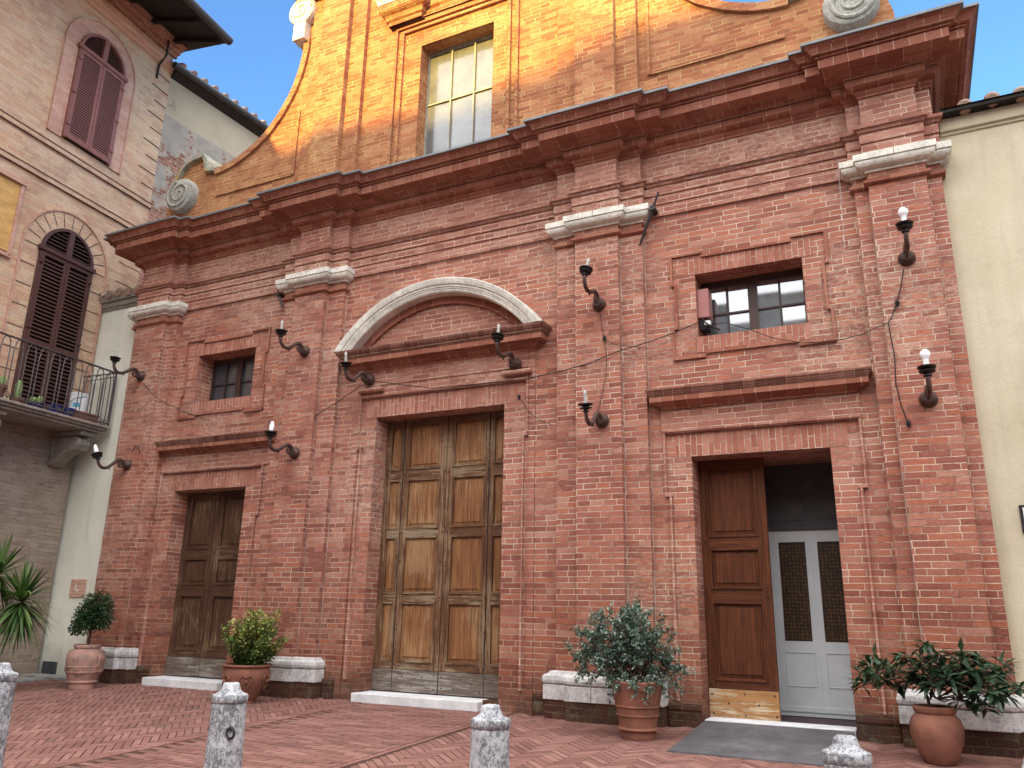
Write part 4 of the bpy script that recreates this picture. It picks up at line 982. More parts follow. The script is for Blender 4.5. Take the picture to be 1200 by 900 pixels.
# things on the balcony
def pw_(s, off, z):  # palazzo local -> world
    c, s_ = cos(PA), sin(PA); return Vector((-12.65 + s * c - off * s_, 0 + s * s_ + off * c, z))
def wm(z): return z
bk_ = empty('bucket', pw_(.55, .50, bz + .16), 0, 'white plastic paint bucket with a blue label behind the balcony bars', 'bucket')
b_ = MB(); b_.lathe([(0, 0), (.125, 0), (.15, .29), (.158, .29), (.158, .31), (.14, .31), (.13, .02), (0, .015)], seg=24); b_.build('body', M['white_plastic'], bk_, smooth=2)
b_ = MB(); b_.add([(cos(a) * .1395, sin(a) * .1395, h) for h in (.07, .14) for a in [-1.2 + .2 * i for i in range(5)]], [(i, i + 1, i + 6, i + 5) for i in range(4)]); b_.build('label_band', M['blue_label'], bk_)
b_ = MB(); b_.tube([(-.155, 0, .26), (-.1, -.15, .2), (0, -.17, .13), (.1, -.15, .2), (.155, 0, .26)], .006, 6); b_.build('handle', M['iron'], bk_)
def small_pot(name, loc, r, h, mat, label, plant, cat='potted plant', group=None):
    e = empty(name, loc, 0, label, cat, group)
    p = MB(); p.lathe([(0, 0), (r * .72, 0), (r * .95, h * .8), (r * 1.05, h * .8), (r * 1.08, h), (r * .9, h), (r * .85, h * .86), (0, h * .84)], seg=18); p.build('pot', mat, e, smooth=2)
    s = MB(); s.lathe([(0, h * .87), (r * .86, h * .86)], seg=16); s.build('soil', M['soil'], e, fixn=False)
    if plant:
        c = MB()
        for (dx, dy, hh, rr) in plant: c.lathe([(0, 0), (rr * .7, 0), (rr, hh * .3), (rr, hh * .75), (rr * .6, hh * .95), (0, hh)], (dx, dy, h * .84), 12)
        c.build('cactus', M['cactus'], e, smooth=2)
    return e
tw = empty('plant_trough', pw_(.52, .50, bz), 0, 'low terracotta trough under the white bucket on the balcony', 'trough')
t_ = MB(); t_.box(-.17, .17, -.25, .25, 0, .15); t_.box(-.185, .185, -.265, .265, .125, .16); t_.build('trough_body', M['terra'], tw, bevel=.01)
small_pot('potted_cactus', pw_(2.05, .55, bz), .15, .22, M['terra'], 'terracotta pot with bushy pale cacti at the left end of the balcony', [(-.08, 0, .14, .05), (.06, .05, .18, .05), (.02, -.07, .12, .05), (.10, -.05, .12, .04)])
small_pot('potted_cactus', pw_(1.72, .60, bz), .09, .10, M['terra'], 'tall columnar cactus standing low behind the balcony scrolls', [(0, 0, .30, .05), (-.05, .05, .16, .035)])
small_pot('potted_cactus', pw_(1.40, .60, bz), .12, .10, M['blue_pot'], 'flat blue bowl of yellowish cacti before the balcony shutters', [(-.05, 0, .12, .045), (.05, .03, .14, .04), (0, -.06, .10, .04)])
small_pot('flower_pot', pw_(1.05, .60, bz), .11, .15, M['blue_pot'], 'dark blue glazed pot nearer the middle of the balcony', None, 'pot', 'blue pots on the balcony')
small_pot('flower_pot', pw_(.82, .62, bz), .11, .15, M['blue_pot'], 'dark blue glazed pot next to the terracotta trough on the balcony', None, 'pot', 'blue pots on the balcony')

# ================================================================== REAR WING with its eave, seen over the low wall
ra_ = atan2(-.9984, -.0566)
rw = empty('rear_wing', (-12.73, .72, GZ), 0, 'peeling plaster wing behind the church with a dark gutter under clay tiles', 'building')
def rpt(s, off, z): return (-12.73 + .0566 * s + .9984 * off, .72 + .9984 * s - .0566 * off, z)
r_ = MB(); r_.add([rpt(-.6, 0, 2.0), rpt(14, 0, 2.0), rpt(14, 0, 10.7), rpt(-.6, 0, 10.7)], [(0, 1, 2, 3)]); r_.add([rpt(14, 0, 2), rpt(14, -6, 2), rpt(14, -6, 10.7), rpt(14, 0, 10.7)], [(0, 1, 2, 3)])
def rbuild(mb, name, mat, **kw):
    o = mb.build(name, mat, rw, **kw); o.matrix_parent_inverse = Matrix.Translation(-Vector(rw.location)); return o
rbuild(r_, 'wall', M['peeled'], fixn=False)
r_ = MB(); r_.add([rpt(0, -.02, 10.50), rpt(14, -.02, 10.50), rpt(14, .14, 10.62), rpt(0, .14, 10.62), rpt(0, -.02, 10.75), rpt(14, -.02, 10.75), rpt(14, .18, 10.70), rpt(0, .18, 10.70)], [(0, 1, 2, 3), (3, 2, 6, 7), (0, 3, 7, 4), (4, 7, 6, 5)]); rbuild(r_, 'eave', M['eave_wood'])
r_ = MB(); r_.tube([rpt(-.1, .20, 10.70), rpt(14, .20, 10.72)], .075, 10); rbuild(r_, 'gutter', M['gutter'], smooth=2)
r_ = MB(); r_.add([rpt(0, .2, 10.76), rpt(14, .2, 10.78), rpt(14, -6, 13), rpt(0, -6, 13)], [(0, 1, 2, 3)])
for i in range(50): s = .1 + i * .28; r_.tube([rpt(s, .24, 10.78 + random.uniform(-.01, .015)), rpt(s, -5.9, 13.03)], .06, 6)
rbuild(r_, 'roof', M['tile'])

# ================================================================== LOW PLASTER WALLS
lw = empty('plaster_wall', (-12.1, .05, GZ), 0, 'narrow pale rendered wall between the palazzo and the church', 'wall')
def bl_(mb, name, mat, par, **kw):
    o = mb.build(name, mat, par, **kw); o.matrix_parent_inverse = Matrix.Translation(-Vector(par.location)); return o
q = MB(); q.box(-13.2, -11.42, .05, .5, -1.6, 5.06); bl_(q, 'render', M['plaster_left'], lw)
q = MB(); q.sweep([(-12.72, .05), (-11.55, .05)], [(0, 5.06), (.03, 5.065), (.035, 5.10), (.06, 5.11), (.07, 5.19), (.11, 5.20), (.12, 5.26), (0, 5.30)]); q.box(-12.72, -11.55, .05, .6, 5.06, 5.29); bl_(q, 'coping', M['balc_stone'], lw)
q = MB()
for i in range(5): x = -12.62 + i * .25; q.tube([(x, -.10, 5.30 + random.uniform(-.01, .02)), (x, .6, 5.42)], .075, 7)
q.box(-12.72, -11.5, -.06, .6, 5.27, 5.31); bl_(q, 'tiles', M['tile'], lw)
q = MB(); q.tube([(-12.45, -.1, 5.34), (-12.68, -.02, 5.30), (-12.70, .0, 5.18), (-12.66, .0, 4.0), (-12.64, .01, 3.45), (-12.60, .0, 3.2)], .014, 7); bl_(q, 'cable_pipe', M['pipe'], lw, smooth=2)
q = MB(); a = aty(85, 679, .05); b = aty(99, 700, .05); q.box(a.x, b.x, .03, .06, b.z, a.z); o = q.build('wall_plaque', M['tan_rub'], bevel=.004); tag(o, 'small square stone plaque with a pale mark on the narrow rendered wall', 'plaque')
q = MB(); q.box((a.x + b.x) / 2 - .05, (a.x + b.x) / 2 - .03, .027, .031, .19, .31); q.box((a.x + b.x) / 2 - .03, (a.x + b.x) / 2 + .04, .027, .031, .19, .21); q.build('mark', M['white_stone'], o)
q = MB(); q.box(-12.64, -12.30, .03, .07, -1.09, -.90); o = q.build('vent_cover', M['slate_cover'], bevel=.004); tag(o, 'dark square cover plate low on the narrow rendered wall', 'cover plate')

rh = empty('rendered_house', (3.5, .05, GZ), 0, 'pale ochre rendered house to the right of the church with clay roof tiles', 'house')
q = MB(); q.box(.70, 8.0, .03, 8, -1.6, 5.12); bl_(q, 'wall', M['plaster'], rh)
q = MB(); q.sweep([(.78, .03), (8.0, .03)], [(0, 5.02), (.02, 5.025), (.025, 5.055), (.05, 5.06), (.055, 5.075), (.06, 5.20), (0, 5.21)]); bl_(q, 'eave_band', M['balc_stone'] if False else M['plaster'], rh)
q = MB(); q.box(.78, 8.0, -.14, .5, 5.212, 5.265); q.add([(.8, -.16, 5.255), (8, -.16, 5.255), (8, 4.5, 6.4), (.8, 4.5, 6.4)], [(0, 1, 2, 3)]); bl_(q, 'roof_edge', M['eave_wood'], rh)
q = MB()
for i in range(26):
    x = 1.02 + i * .27 + random.uniform(-.02, .02); jz = random.uniform(-.012, .012); q.tube([(x, -.13, 5.262 + jz), (x, -.10, 5.272 + jz), (x, 4.5, 6.42)], [.05, .078, .08], 12)
bl_(q, 'roof_tiles', M['tile'], rh)
q = MB(); q.box(.965, 1.5, .0, .03, .78, 1.04); sg_ = q.build('wall_sign', M['iron'], bevel=.003); tag(sg_, 'white wall sign with a black border at the right picture edge', 'sign')
q = MB(); q.box(.99, 1.475, -.004, .0, .805, 1.015); q.build('sign_face', M['white_plastic'], sg_)

# ================================================================== HOUSES ACROSS THE PIAZZA (behind the viewer; they shade the lower front)
TH = math.tan(SUN_EL) / cos(SUN_AZ - pi)
YB = -50.0
def zroof(zs): return zs + (-YB) * TH
def across(name, x0, x1, ztop, lab, mat):
    e = empty(name, ((x0 + x1) / 2, YB, -1.45), 0, lab, 'house')
    base = -1.6
    b = MB(); b.box(x0, x1, YB - 9, YB, base, ztop - .25); bl_(b, 'wall', mat, e)
    b = MB(); b.add([(x0 - .2, YB + .35, ztop - .25), (x1 + .2, YB + .35, ztop - .25), (x1 + .2, YB + .35, ztop - .1), (x0 - .2, YB + .35, ztop - .1), (x0 - .2, YB - 4.5, ztop + .9), (x1 + .2, YB - 4.5, ztop + .9), (x0 - .2, YB - 9.3, ztop - .25), (x1 + .2, YB - 9.3, ztop - .25)],
        [(0, 1, 2, 3), (3, 2, 5, 4), (4, 5, 7, 6), (0, 6, 7, 1), (0, 3, 4, 6), (1, 7, 5, 2)]); bl_(b, 'roof', M['tile'], e)
    nf = 4
    for f in range(nf):
        for i in range(int((x1 - x0) / 2.6)):
            x = x0 + 1.3 + i * 2.6; z = -.2 + f * 3.4
            wf = MB(); wf.box(x - .55, x + .55, YB, YB + .06, z, z + 1.9); wo = bl_(wf, 'shutter', M['shutter_lo'], e)
across('townhouse', -48, -6.7, zroof(7.36), 'tall brick house across the piazza behind the viewer, left of the pair', M['tan_low'])
across('townhouse', -6.6, 30, zroof(7.62), 'tall brick house across the piazza behind the viewer, right of the pair', M['tan'])

e = empty('townhouse', (11, -12, -1.45), 0, 'unseen brown brick house added right of the viewer to darken walls that face it', 'house')  # out-of-view house added to darken the faces that look right
b = MB(); b.box(6.5, 15, -24, -2.5, -1.6, 5.0); bl_(b, 'wall', M['tan_low'], e)
b = MB(); b.prism([(6.2, 5.0), (15.3, 5.0), (15.3, 5.15), (10.7, 6.7), (6.2, 5.15)], -24.2, -2.3); bl_(b, 'roof', M['tile'], e)
for f in range(2):
    for i in range(7):
        wf = MB(); y = -4.5 - i * 2.9; z = -.4 + f * 2.7; wf.box(6.44, 6.5, y - .5, y + .5, z, z + 1.7); bl_(wf, 'shutter', M['shutter_lo'], e)

# ================================================================== BOLLARDS
def bollard(px, py, dia, wpx, label, seed):
    d = (px - 600) / FPX * rt - (py - 450) / FPX * up + fw
    w_ = FPX * dia / wpx; p = d * w_ - Vector((0, CD, 0)); gzv = gz(p.y)
    H = p.z - gzv
    e = empty('bollard', (p.x, p.y, gzv), seed * 1.3, label, 'bollard', 'stone bollards along the piazza')
    r = dia / 2
    b = MB(); seg = 28; prof = [(r * 1.10, -.05), (r * 1.06, H * .35), (r * .97, H - .13), (r * .96, H - .115), (r * .92, H - .108)]
    b.lathe(prof, seg=seg)
    rnd = random.Random(seed)
    b.v = [(x * (1 + rnd.uniform(-.012, .012)), y * (1 + rnd.uniform(-.012, .012)), z) for x, y, z in b.v]
    b.build('shaft', M['bollard'], e, smooth=2)
    c = MB(); c.lathe([(r * .9, H - .112), (r * .98, H - .106), (r * 1.02, H - .095), (r * 1.02, H - .072), (r * .98, H - .064), (r * .74, H - .056), (r * .58, H - .042), (r * .50, H - .020), (r * .46, H - .006), (r * .38, H), (0, H + .002)], seg=seg)
    c.v = [(x * (1 + rnd.uniform(-.015, .015)), y * (1 + rnd.uniform(-.015, .015)), z + rnd.uniform(-.002, .002)) for x, y, z in c.v]
    c.build('cap', M['bollard'], e, smooth=2)
    return e, r, H
bollard(3, 777, .20, 36, 'weathered stone bollard cut by the left picture edge below the sword leaved plant', 1)
e1, r1, H1 = bollard(271.5, 800, .20, 40, 'weathered stone bollard with an iron ring before the yellow leaved shrub', 2)
rg = MB(); rg.tube([(.0 + .028 * cos(a), 0, .028 * sin(a)) for a in [2 * pi * i / 16 for i in range(17)]], .008, 6); rg.v = [(x + .095, y - .065, z + H1 - .26) for x, y, z in rg.v]
rg.tube([(.07, -.05, H1 - .235), (.105, -.075, H1 - .235)], .01, 6)
rgo = rg.build('iron_ring', M['iron'], e1); e1.rotation_euler = (0, 0, 0)
bollard(575.5, 826, .20, 46, 'blackened stone bollard in front of the central door step', 3)
bollard(990, 862, .20, 54, 'stone bollard with a stepped cap in front of the grey rubber mat', 4)
bollard(1215, 890, .20, 60, 'stone bollard just entering the bottom right picture corner', 5)

# ================================================================== DOOR MAT / RAMP
q = MB(); pts = [(-2.06, -.0, -1.036), (-.64, -.0, -1.036), (-.66, -1.36, gz(-1.36) + .012), (-2.08, -1.36, gz(-1.36) + .012)]
n = 12; vs = []
for j in range(n + 1):
    t = j / n; y = -1.36 * t; z = (-1.036) * (1 - t) ** 1.6 + (gz(y) + .014) * (1 - (1 - t) ** 1.6)
    z = max(z, gz(y) + .012)
    vs += [(-2.055 - .03 * t, y, z), (-.645 - .03 * t, y, z)]
vs2 = [(x, y, gz(y) - .02) for x, y, z in vs]; m0 = len(vs)
fs = [(2 * j, 2 * j + 1, 2 * j + 3, 2 * j + 2) for j in range(n)] + [(2 * j, 2 * j + 2, m0 + 2 * j + 2, m0 + 2 * j) for j in range(n)] + [(2 * j + 1, m0 + 2 * j + 1, m0 + 2 * j + 3, 2 * j + 3) for j in range(n)] + [(2 * n, 2 * n + 1, m0 + 2 * n + 1, m0 + 2 * n)]
q.add(vs + vs2, fs); o = q.build('door_mat', M['mat']); tag(o, 'long ribbed grey rubber mat sloping down from the right hand door', 'mat')

# ================================================================== WALL LAMPS
def lamp(px, py, y, tilt, kind, label, roll=0.0, swing=0.0):
    p = aty(px, py, y)
    e = empty('wall_lamp', (p.x, y, p.z), 0, label, 'wall lamp', 'iron candle lamps on the church front')
    T = Matrix.Rotation(radians(swing), 4, 'Z') @ Matrix.Rotation(radians(-tilt), 4, 'X')
    a = MB(); a.lathe([(0, .0), (.085, .0), (.085, -.02), (.075, -.045), (.055, -.065), (.05, -.085), (0, -.09)], seg=20, axis='y'); a.build('wall_rose', M['rust'], e, smooth=2)
    a = MB(); a.T = T; pts = []
    ctrl = [(-.05, -.02), (-.09, .045), (-.15, .075), (-.21, .055), (-.28, .0), (-.36, -.055), (-.44, -.07), (-.50, -.04), (-.53, .01), (-.535, .05)]
    for i in range(len(ctrl) - 1):
        p0 = ctrl[max(i - 1, 0)]; p1 = ctrl[i]; p2 = ctrl[i + 1]; p3 = ctrl[min(i + 2, len(ctrl) - 1)]
        for k in range(5):
            t = k / 5; f = lambda q0, q1, q2, q3: .5 * (2 * q1 + (q2 - q0) * t + (2 * q0 - 5 * q1 + 4 * q2 - q3) * t * t + (3 * q1 - q0 - 3 * q2 + q3) * t ** 3)
            pts.append((0, f(p0[0], p1[0], p2[0], p3[0]), f(p0[1], p1[1], p2[1], p3[1])))
    pts.append((0, *ctrl[-1])); nn_ = len(pts)
    a.tube(pts, [.030 - .009 * i / nn_ for i in range(nn_)], 8)
    sp = []
    for i in range(22):
        t = i / 21; an = pi * .5 + t * 2.6 * pi; rr = .052 * (1 - t * .8); sp.append((0, -.135 + rr * cos(an), -.005 + rr * sin(an)))
    a.tube(sp, .014, 6); a.tube([(0, -.33, -.04), (0, -.34, -.075), (0, -.325, -.095)], [.014, .012, .004], 6)
    a.build('arm', M['rust'], e, smooth=2)
    a = MB(); a.T = T @ Matrix.Translation((0, -.535, .05)) @ Matrix.Rotation(radians(roll), 4, 'Y')
    a.lathe([(0, 0), (.018, 0), (.038, .008), (.038, .016), (.02, .022), (.022, .034), (.05, .038), (.072, .05), (.074, .056), (.03, .06), (.034, .066), (.075, .082), (.084, .096), (.08, .098), (.03, .086), (0, .086)], seg=20)
    cup = a.build('drip_cup', M['iron'], e, smooth=2)
    a = MB(); a.T = T @ Matrix.Translation((0, -.535, .05)) @ Matrix.Rotation(radians(roll), 4, 'Y')
    if kind == 'globe': a.lathe([(0, .086), (.026, .086), (.026, .17), (.030, .18), (.042, .20), (.047, .225), (.040, .25), (.020, .268), (0, .272)], seg=16)
    elif kind == 'can': a.lathe([(0, .086), (.022, .086), (.022, .12), (.032, .125), (.032, .20), (.026, .21), (.02, .25), (0, .255)], seg=16)
    else: a.lathe([(0, .086), (.019, .086), (.019, .17), (.014, .175), (.020, .20), (.019, .22), (.008, .25), (0, .258)], seg=14)
    a.build('bulb', M['bulb_white'] if kind != 'flame' else M['pipe'], e, smooth=2)
    return e
def tl(dz): return math.degrees(math.asin(dz / .57))
lamp(166, 441, MY, 2, 'flame', 'candle wall lamp at the left church corner beside the balcony rail')
lamp(150, 545, MY, -6, 'can', 'wall lamp below the balcony bracket with its bulb leaning out', roll=-22)
lamp(358, 412, MY, 0, 'flame', 'rusty candle wall lamp to the right of the small left window')
lamp(346, 531, MY, 5, 'can', 'wall lamp with a silver shaded bulb at the end of the left door hood')
lamp(433, 445, -.05, -6, 'flame', 'rusty candle wall lamp at the left end of the portal cornice')
lamp(604, 427, -.05, 9, 'flame', 'rusty candle wall lamp under the right end of the portal cornice')
lamp(702.5, 357, MY, 14, 'flame', 'upper candle wall lamp on the pilaster right of the portal', roll=8)
lamp(706, 493, MY, -8, 'flame', 'lower drooping candle wall lamp on the pilaster right of the portal')
lamp(1062.7, 303, MY, 0, 'globe', 'upper wall lamp with a round white bulb on the right corner pilaster')
lamp(1088, 468, MY, 4, 'globe', 'lower wall lamp with a round white bulb on the right corner pilaster')

# ================================================================== CABLES
def cable(label, pts, y, socks=(), th=.006, mat='black'):
    ps = [aty(a, b, (y if not isinstance(y, list) else y[i])) for i, (a, b) in enumerate(pts)]
    q = MB(); q.tube(ps, th, 5); o = q.build('hanging_cable', M[mat]); tag(o, label, 'cable', 'old lighting cables on the church front')
    for (a, b, yy) in socks:
        p = aty(a, b, yy); s = MB(); s.tube([p + Vector((0, 0, .03)), p + Vector((.004, -.0, 0)), p - Vector((-.006, 0, .04))], [.012, .024, .010], 8); s.build('socket', M['black'], o)
    return o
cable('long thin cable sagging past the portal to the small right window', [(300, 507), (322, 504), (357, 497), (375, 484), (400, 468), (421, 453), (440, 447), (480, 452), (507, 455), (560, 450), (616, 444), (650, 437), (690, 426), (726, 411), (760, 401), (790, 390), (818, 378)], [-.02, -.02, -.02, -.2, -.2, -.15, -.15, -.1, -.1, -.1, -.08, -.12, -.2, -.2, -.1, -.05, -.03], ((357, 497, -.03),))
cable('cable joining the two lamps on the pilaster right of the portal', [(703, 366), (706, 385), (708, 396), (711, 420), (710, 440), (705, 465), (701, 482)], -.2, ((708, 396, -.2),), .004)
cable('short cable branching right from the pilaster socket', [(708, 397), (718, 403), (728, 405), (760, 408)], [-.2, -.2, -.2, -.03], (), .004)
cable('loose cable end beside the portal bead', [(608, 464), (614, 474), (622, 485), (634, 493), (648, 499)], -.06, ((608, 465, -.06),), .004)
cable('loose cable hanging beside the second pilaster on the left', [(362, 440), (366, 455), (371, 470), (374, 490), (373, 512)], -.03, ((362, 444, -.03), (373, 508, -.03)), .005)
cable('cable descending the right corner pilaster from the upper lamp', [(1059, 315), (1056, 335), (1051, 355), (1046, 370), (1041, 378), (1044, 395), (1048, 415), (1050, 450), (1056, 475), (1065, 499)], -.2, ((1051, 355, -.2), (1064, 496, -.2)), .006)
cable('cable crossing the wall between the small right window and the right pilaster', [(820, 383), (850, 378), (878, 386), (905, 396), (935, 401), (960, 401), (985, 398), (1010, 392), (1025, 385), (1041, 378)], [-.02, -.02, -.04, -.05, -.05, -.04, -.04, -.05, -.12, -.2], (), .005)
cable('thin pale wire dropping from the right capital', [(982, 188), (984, 215), (987, 250), (990, 290)], -.1, (), .003, 'pipe')
cable('faint cable on the left corner pilaster below the balcony lamp', [(168, 449), (179, 462), (190, 470), (215, 482), (245, 493)], [-.2, -.2, -.1, -.02, -.02], (), .005)
cable('small hooked cable above the lower left corner lamp', [(155, 530), (158, 522), (162, 523), (164, 532)], -.19, (), .006)
bx = empty('junction_box', (-1.895, .12, 3.35), 0, 'pinkish metal box fixed inside the left jamb of the small right window', 'box')
q = MB(); q.box(-.045, .09, -.07, .13, .0, .36); q.build('box_body', M['pink_box'], bx, bevel=.008)
q = MB(); q.box(-.03, .07, -.05, .1, -.14, -.02); q.tube([(.0, -.06, .0), (.05, -.1, -.08), (.12, -.08, -.14), (.2, -.05, -.17)], .008, 6); q.build('wiring', M['black'], bx)
q = MB(); q.box(.03, .10, -.09, -.03, -.10, -.05); q.build('white_connector', M['white_plastic'], bx, bevel=.004)

# ================================================================== POTTED PLANTS
def leafquad(mb, p, d, nrm, L, W, rnd, fold=.25, curve=.0):
    d = d.normalized(); s = d.cross(nrm)
    if s.length < 1e-4: s = d.orthogonal()
    s.normalize(); n = s.cross(d)
    a = p; m_ = p + d * L * .5 - n * L * curve * .3; t = p + d * L - n * L * curve
    l = m_ + s * W / 2 + n * W * fold; r = m_ - s * W / 2 + n * W * fold
    mb.add([a, l, m_, r, t], [(0, 2, 1), (0, 3, 2), (1, 2, 4), (2, 3, 4)], rnd)
def rv(R): 
    while True:
        v = Vector((R.uniform(-1, 1), R.uniform(-1, 1), R.uniform(-1, 1)))
        if .05 < v.length < 1: return v.normalized()
def branch(mb, a, b, r0, r1, R, jit=.05, n=5):
    pts = [a.lerp(b, i / n) + (rv(R) * jit * (b - a).length if 0 < i < n else Vector()) for i in range(n + 1)]
    mb.tube(pts, [r0 + (r1 - r0) * i / n for i in range(n + 1)], 6); return pts
def pot_plant(name, x, y, label, prof, pmat, deco=None):
    e = empty(name, (x, y, gz(y)), 0, label, 'potted plant')
    p = MB(); p.lathe(prof, seg=36); po = p.build('pot', pmat, e, smooth=2)
    if deco: deco(po)
    top = [q for q in prof if q[0] > 0][-1]
    s = MB(); rr = prof[-2][0]; s.lathe([(0, prof[-2][1] + .006), (rr * .6, prof[-2][1] + .01), (rr * 1.02, prof[-2][1] + .002)], seg=24); s.build('soil', M['soil'], e, fixn=False)
    return e
# A: big silvery shrub (before the pilaster right of the portal)
R = random.Random(3)
def decoA(po):
    d = MB()
    for i in range(40):
        a = 2 * pi * i / 40; d.tube([(.198 * cos(a), .198 * sin(a), .265), (.206 * cos(a + .1), .206 * sin(a + .1), .315)], .005, 4)
    d.build('relief_band', M['terra'], po)
sc_ = .0081
profA = [(a_ * 1.0, b_ * .87) for a_, b_ in [(0, 0), (.155, 0), (.165, .03), (.168, .085), (.188, .09), (.20, .10), (.198, .115), (.178, .122), (.188, .20), (.196, .235), (.208, .24), (.208, .252), (.198, .256), (.210, .325), (.222, .33), (.222, .342), (.212, .347), (.222, .40), (.235, .48), (.25, .56), (.256, .58), (.25, .60), (.235, .60), (.225, .57), (0, .57)]]
eA = pot_plant('potted_shrub', -2.50, -.86, 'large silvery green shrub in a banded terracotta pot left of the open door', profA, M['terra'], decoA)
st_ = MB(); lv = MB(); base = Vector((0, 0, .49)); tips = []
for i in range(24):
    a = 2 * pi * i / 24 + R.uniform(-.3, .3); el = R.uniform(.0, 1.35); rr = R.uniform(.36, .52)
    tip = base + Vector((-.10 + cos(a) * cos(el) * rr * 1.0, sin(a) * cos(el) * rr * .75, .14 + sin(el) * rr * 1.15))
    pts = branch(st_, base + Vector((R.uniform(-.05, .05), R.uniform(-.05, .05), 0)), tip, .011, .003, R, .07)
    for k in range(9):
        q0 = pts[R.randint(2, 5)]; t2 = q0 + (rv(R) + (tip - base).normalized() * .6 + Vector((0, 0, R.uniform(-.5, .3)))).normalized() * R.uniform(.10, .24)
        branch(st_, q0, t2, .004, .002, R, .05, 3); tips.append((q0, t2))
for i in range(16):  # low drooping sprigs over the rim
    a = R.uniform(0, 2 * pi); q0 = base + Vector((cos(a) * .15, sin(a) * .15, .08)); t2 = base + Vector((cos(a) * R.uniform(.25, .42), sin(a) * R.uniform(.25, .42), R.uniform(-.20, .10))); branch(st_, q0, t2, .004, .002, R, .1, 4); tips.append((q0, t2))
for (q0, t2) in tips:
    d = t2 - q0
    for k in range(R.randint(38, 52)):
        p = q0 + d * R.uniform(.2, 1.08) + rv(R) * .028; dd = (d.normalized() * .5 + rv(R)).normalized()
        leafquad(lv, p, dd, Vector((0, 0, 1)) + rv(R) * .7, R.uniform(.030, .050), R.uniform(.019, .028), R.random() ** 1.2, .15, .15)
st_.build('stems', M['bark'], eA); lv.build('foliage', M['leaf_grey'], eA, rnd=True, fixn=False)
# B: dark long-leaved shrub at the right corner
R = random.Random(11)
profB = [(a_ * .97, b_ * .86) for a_, b_ in [(0, 0), (.115, 0), (.125, .01), (.16, .09), (.195, .19), (.210, .28), (.208, .34), (.19, .40), (.158, .435), (.150, .445), (.158, .455), (.166, .47), (.168, .50), (.160, .515), (.145, .515), (.138, .49), (0, .49)]]
eB = pot_plant('potted_shrub', .05, -.80, 'spreading dark long leaved shrub in a plain round terracotta jar by the right corner', profB, M['terra'])
st_ = MB(); lv = MB(); base = Vector((-.03, 0, .42)); tips = []
fork = base + Vector((-.02, 0, .20)); branch(st_, base, fork, .016, .012, R, .04)
targets = [(-.50, .62), (-.42, .72), (-.55, .52), (-.30, .66), (-.18, .76), (-.25, .50), (-.05, .72), (.08, .78), (.12, .60), (.22, .70), (.35, .73), (.45, .62), (.52, .66), (.60, .55), (.30, .58), (.02, .55), (-.36, .56), (-.10, .62), (.15, .68), (.40, .52), (-.02, .86), (-.46, .66), (.56, .70), (.28, .78)]
for tx, tz in targets:
    tip = Vector((tx, R.uniform(-.28, .28), .46 + (tz - .40) * 1.05)); tips.append(branch(st_, fork, tip, .008, .003, R, .07))
fork2 = base + Vector((.06, 0, .08))
for tx, tz in ((.28, .22), (.42, .16), (.50, .05), (.36, -.04), (.20, .10), (.15, .24), (.33, .10), (.10, .14), (.55, .12), (.24, -.02), (-.12, .12), (.0, .10)):
    tip = Vector((tx, R.uniform(-.25, .12), .52 + tz)); tips.append(branch(st_, fork2, tip, .007, .003, R, .07))
for pts in tips:
    for q in (pts[-1], pts[-2], pts[-1]):
        ax = (pts[-1] - pts[-3]).normalized() * .5 + Vector((0, 0, .5)); ax.normalize()
        for k in range(R.randint(8, 12)):
            dd = (rv(R) + ax * .35); dd.z = dd.z * .45 - .05; dd.normalize()
            leafquad(lv, q + rv(R) * .02, dd, Vector((0, 0, 1)) + rv(R) * .3, R.uniform(.11, .17), R.uniform(.038, .052), R.random() ** 1.3, .10, .22)
st_.build('stems', M['bark'], eB); lv.build('foliage', M['leaf_dark'], eB, rnd=True, fixn=False)
# C: little round tree far left
R = random.Random(5)
def decoC(po):
    d = MB()
    for s in (-1, 1): d.tube([(s * .225, 0, .42), (s * .27, 0, .45), (s * .285, 0, .40), (s * .27, 0, .32), (s * .245, 0, .29)], .018, 8)
    for i in range(36):
        a = 2 * pi * i / 36; d.tube([(.238 * cos(a), .238 * sin(a), .235), (.242 * cos(a + .1), .242 * sin(a + .1), .28)], .005, 4)
    d.build('handles', M['terra_old'], po)
profC = [(a_ * .84, b_ * .93) for a_, b_ in [(0, 0), (.195, 0), (.205, .03), (.21, .085), (.232, .09), (.24, .105), (.234, .12), (.222, .125), (.25, .20), (.272, .23), (.284, .24), (.284, .25), (.276, .255), (.284, .31), (.292, .315), (.292, .325), (.284, .33), (.30, .41), (.295, .48), (.26, .54), (.195, .565), (.19, .575), (.205, .585), (.212, .61), (.205, .63), (.185, .63), (.175, .60), (0, .60)]]
eC = pot_plant('potted_tree', -10.50, -.82, 'small round dark green tree in a handled terracotta jar at the left church corner', profC, M['terra_old'], decoC)
st_ = MB(); lv = MB(); base = Vector((0, 0, .58)); top = Vector((.01, 0, .80)); branch(st_, base, top, .020, .015, R, .03)
blobs = [(0, 0, 1.0, .24), (-.14, 0, .93, .17), (.16, .02, .97, .18), (.05, .05, 1.14, .17), (-.02, -.1, .88, .17), (-.28, 0, .82, .10), (-.20, .05, 1.02, .13), (.20, 0, 1.10, .13), (-.10, 0, 1.20, .09), (.07, 0, 1.26, .07), (.22, 0, .88, .12), (-.33, 0, .77, .06)]
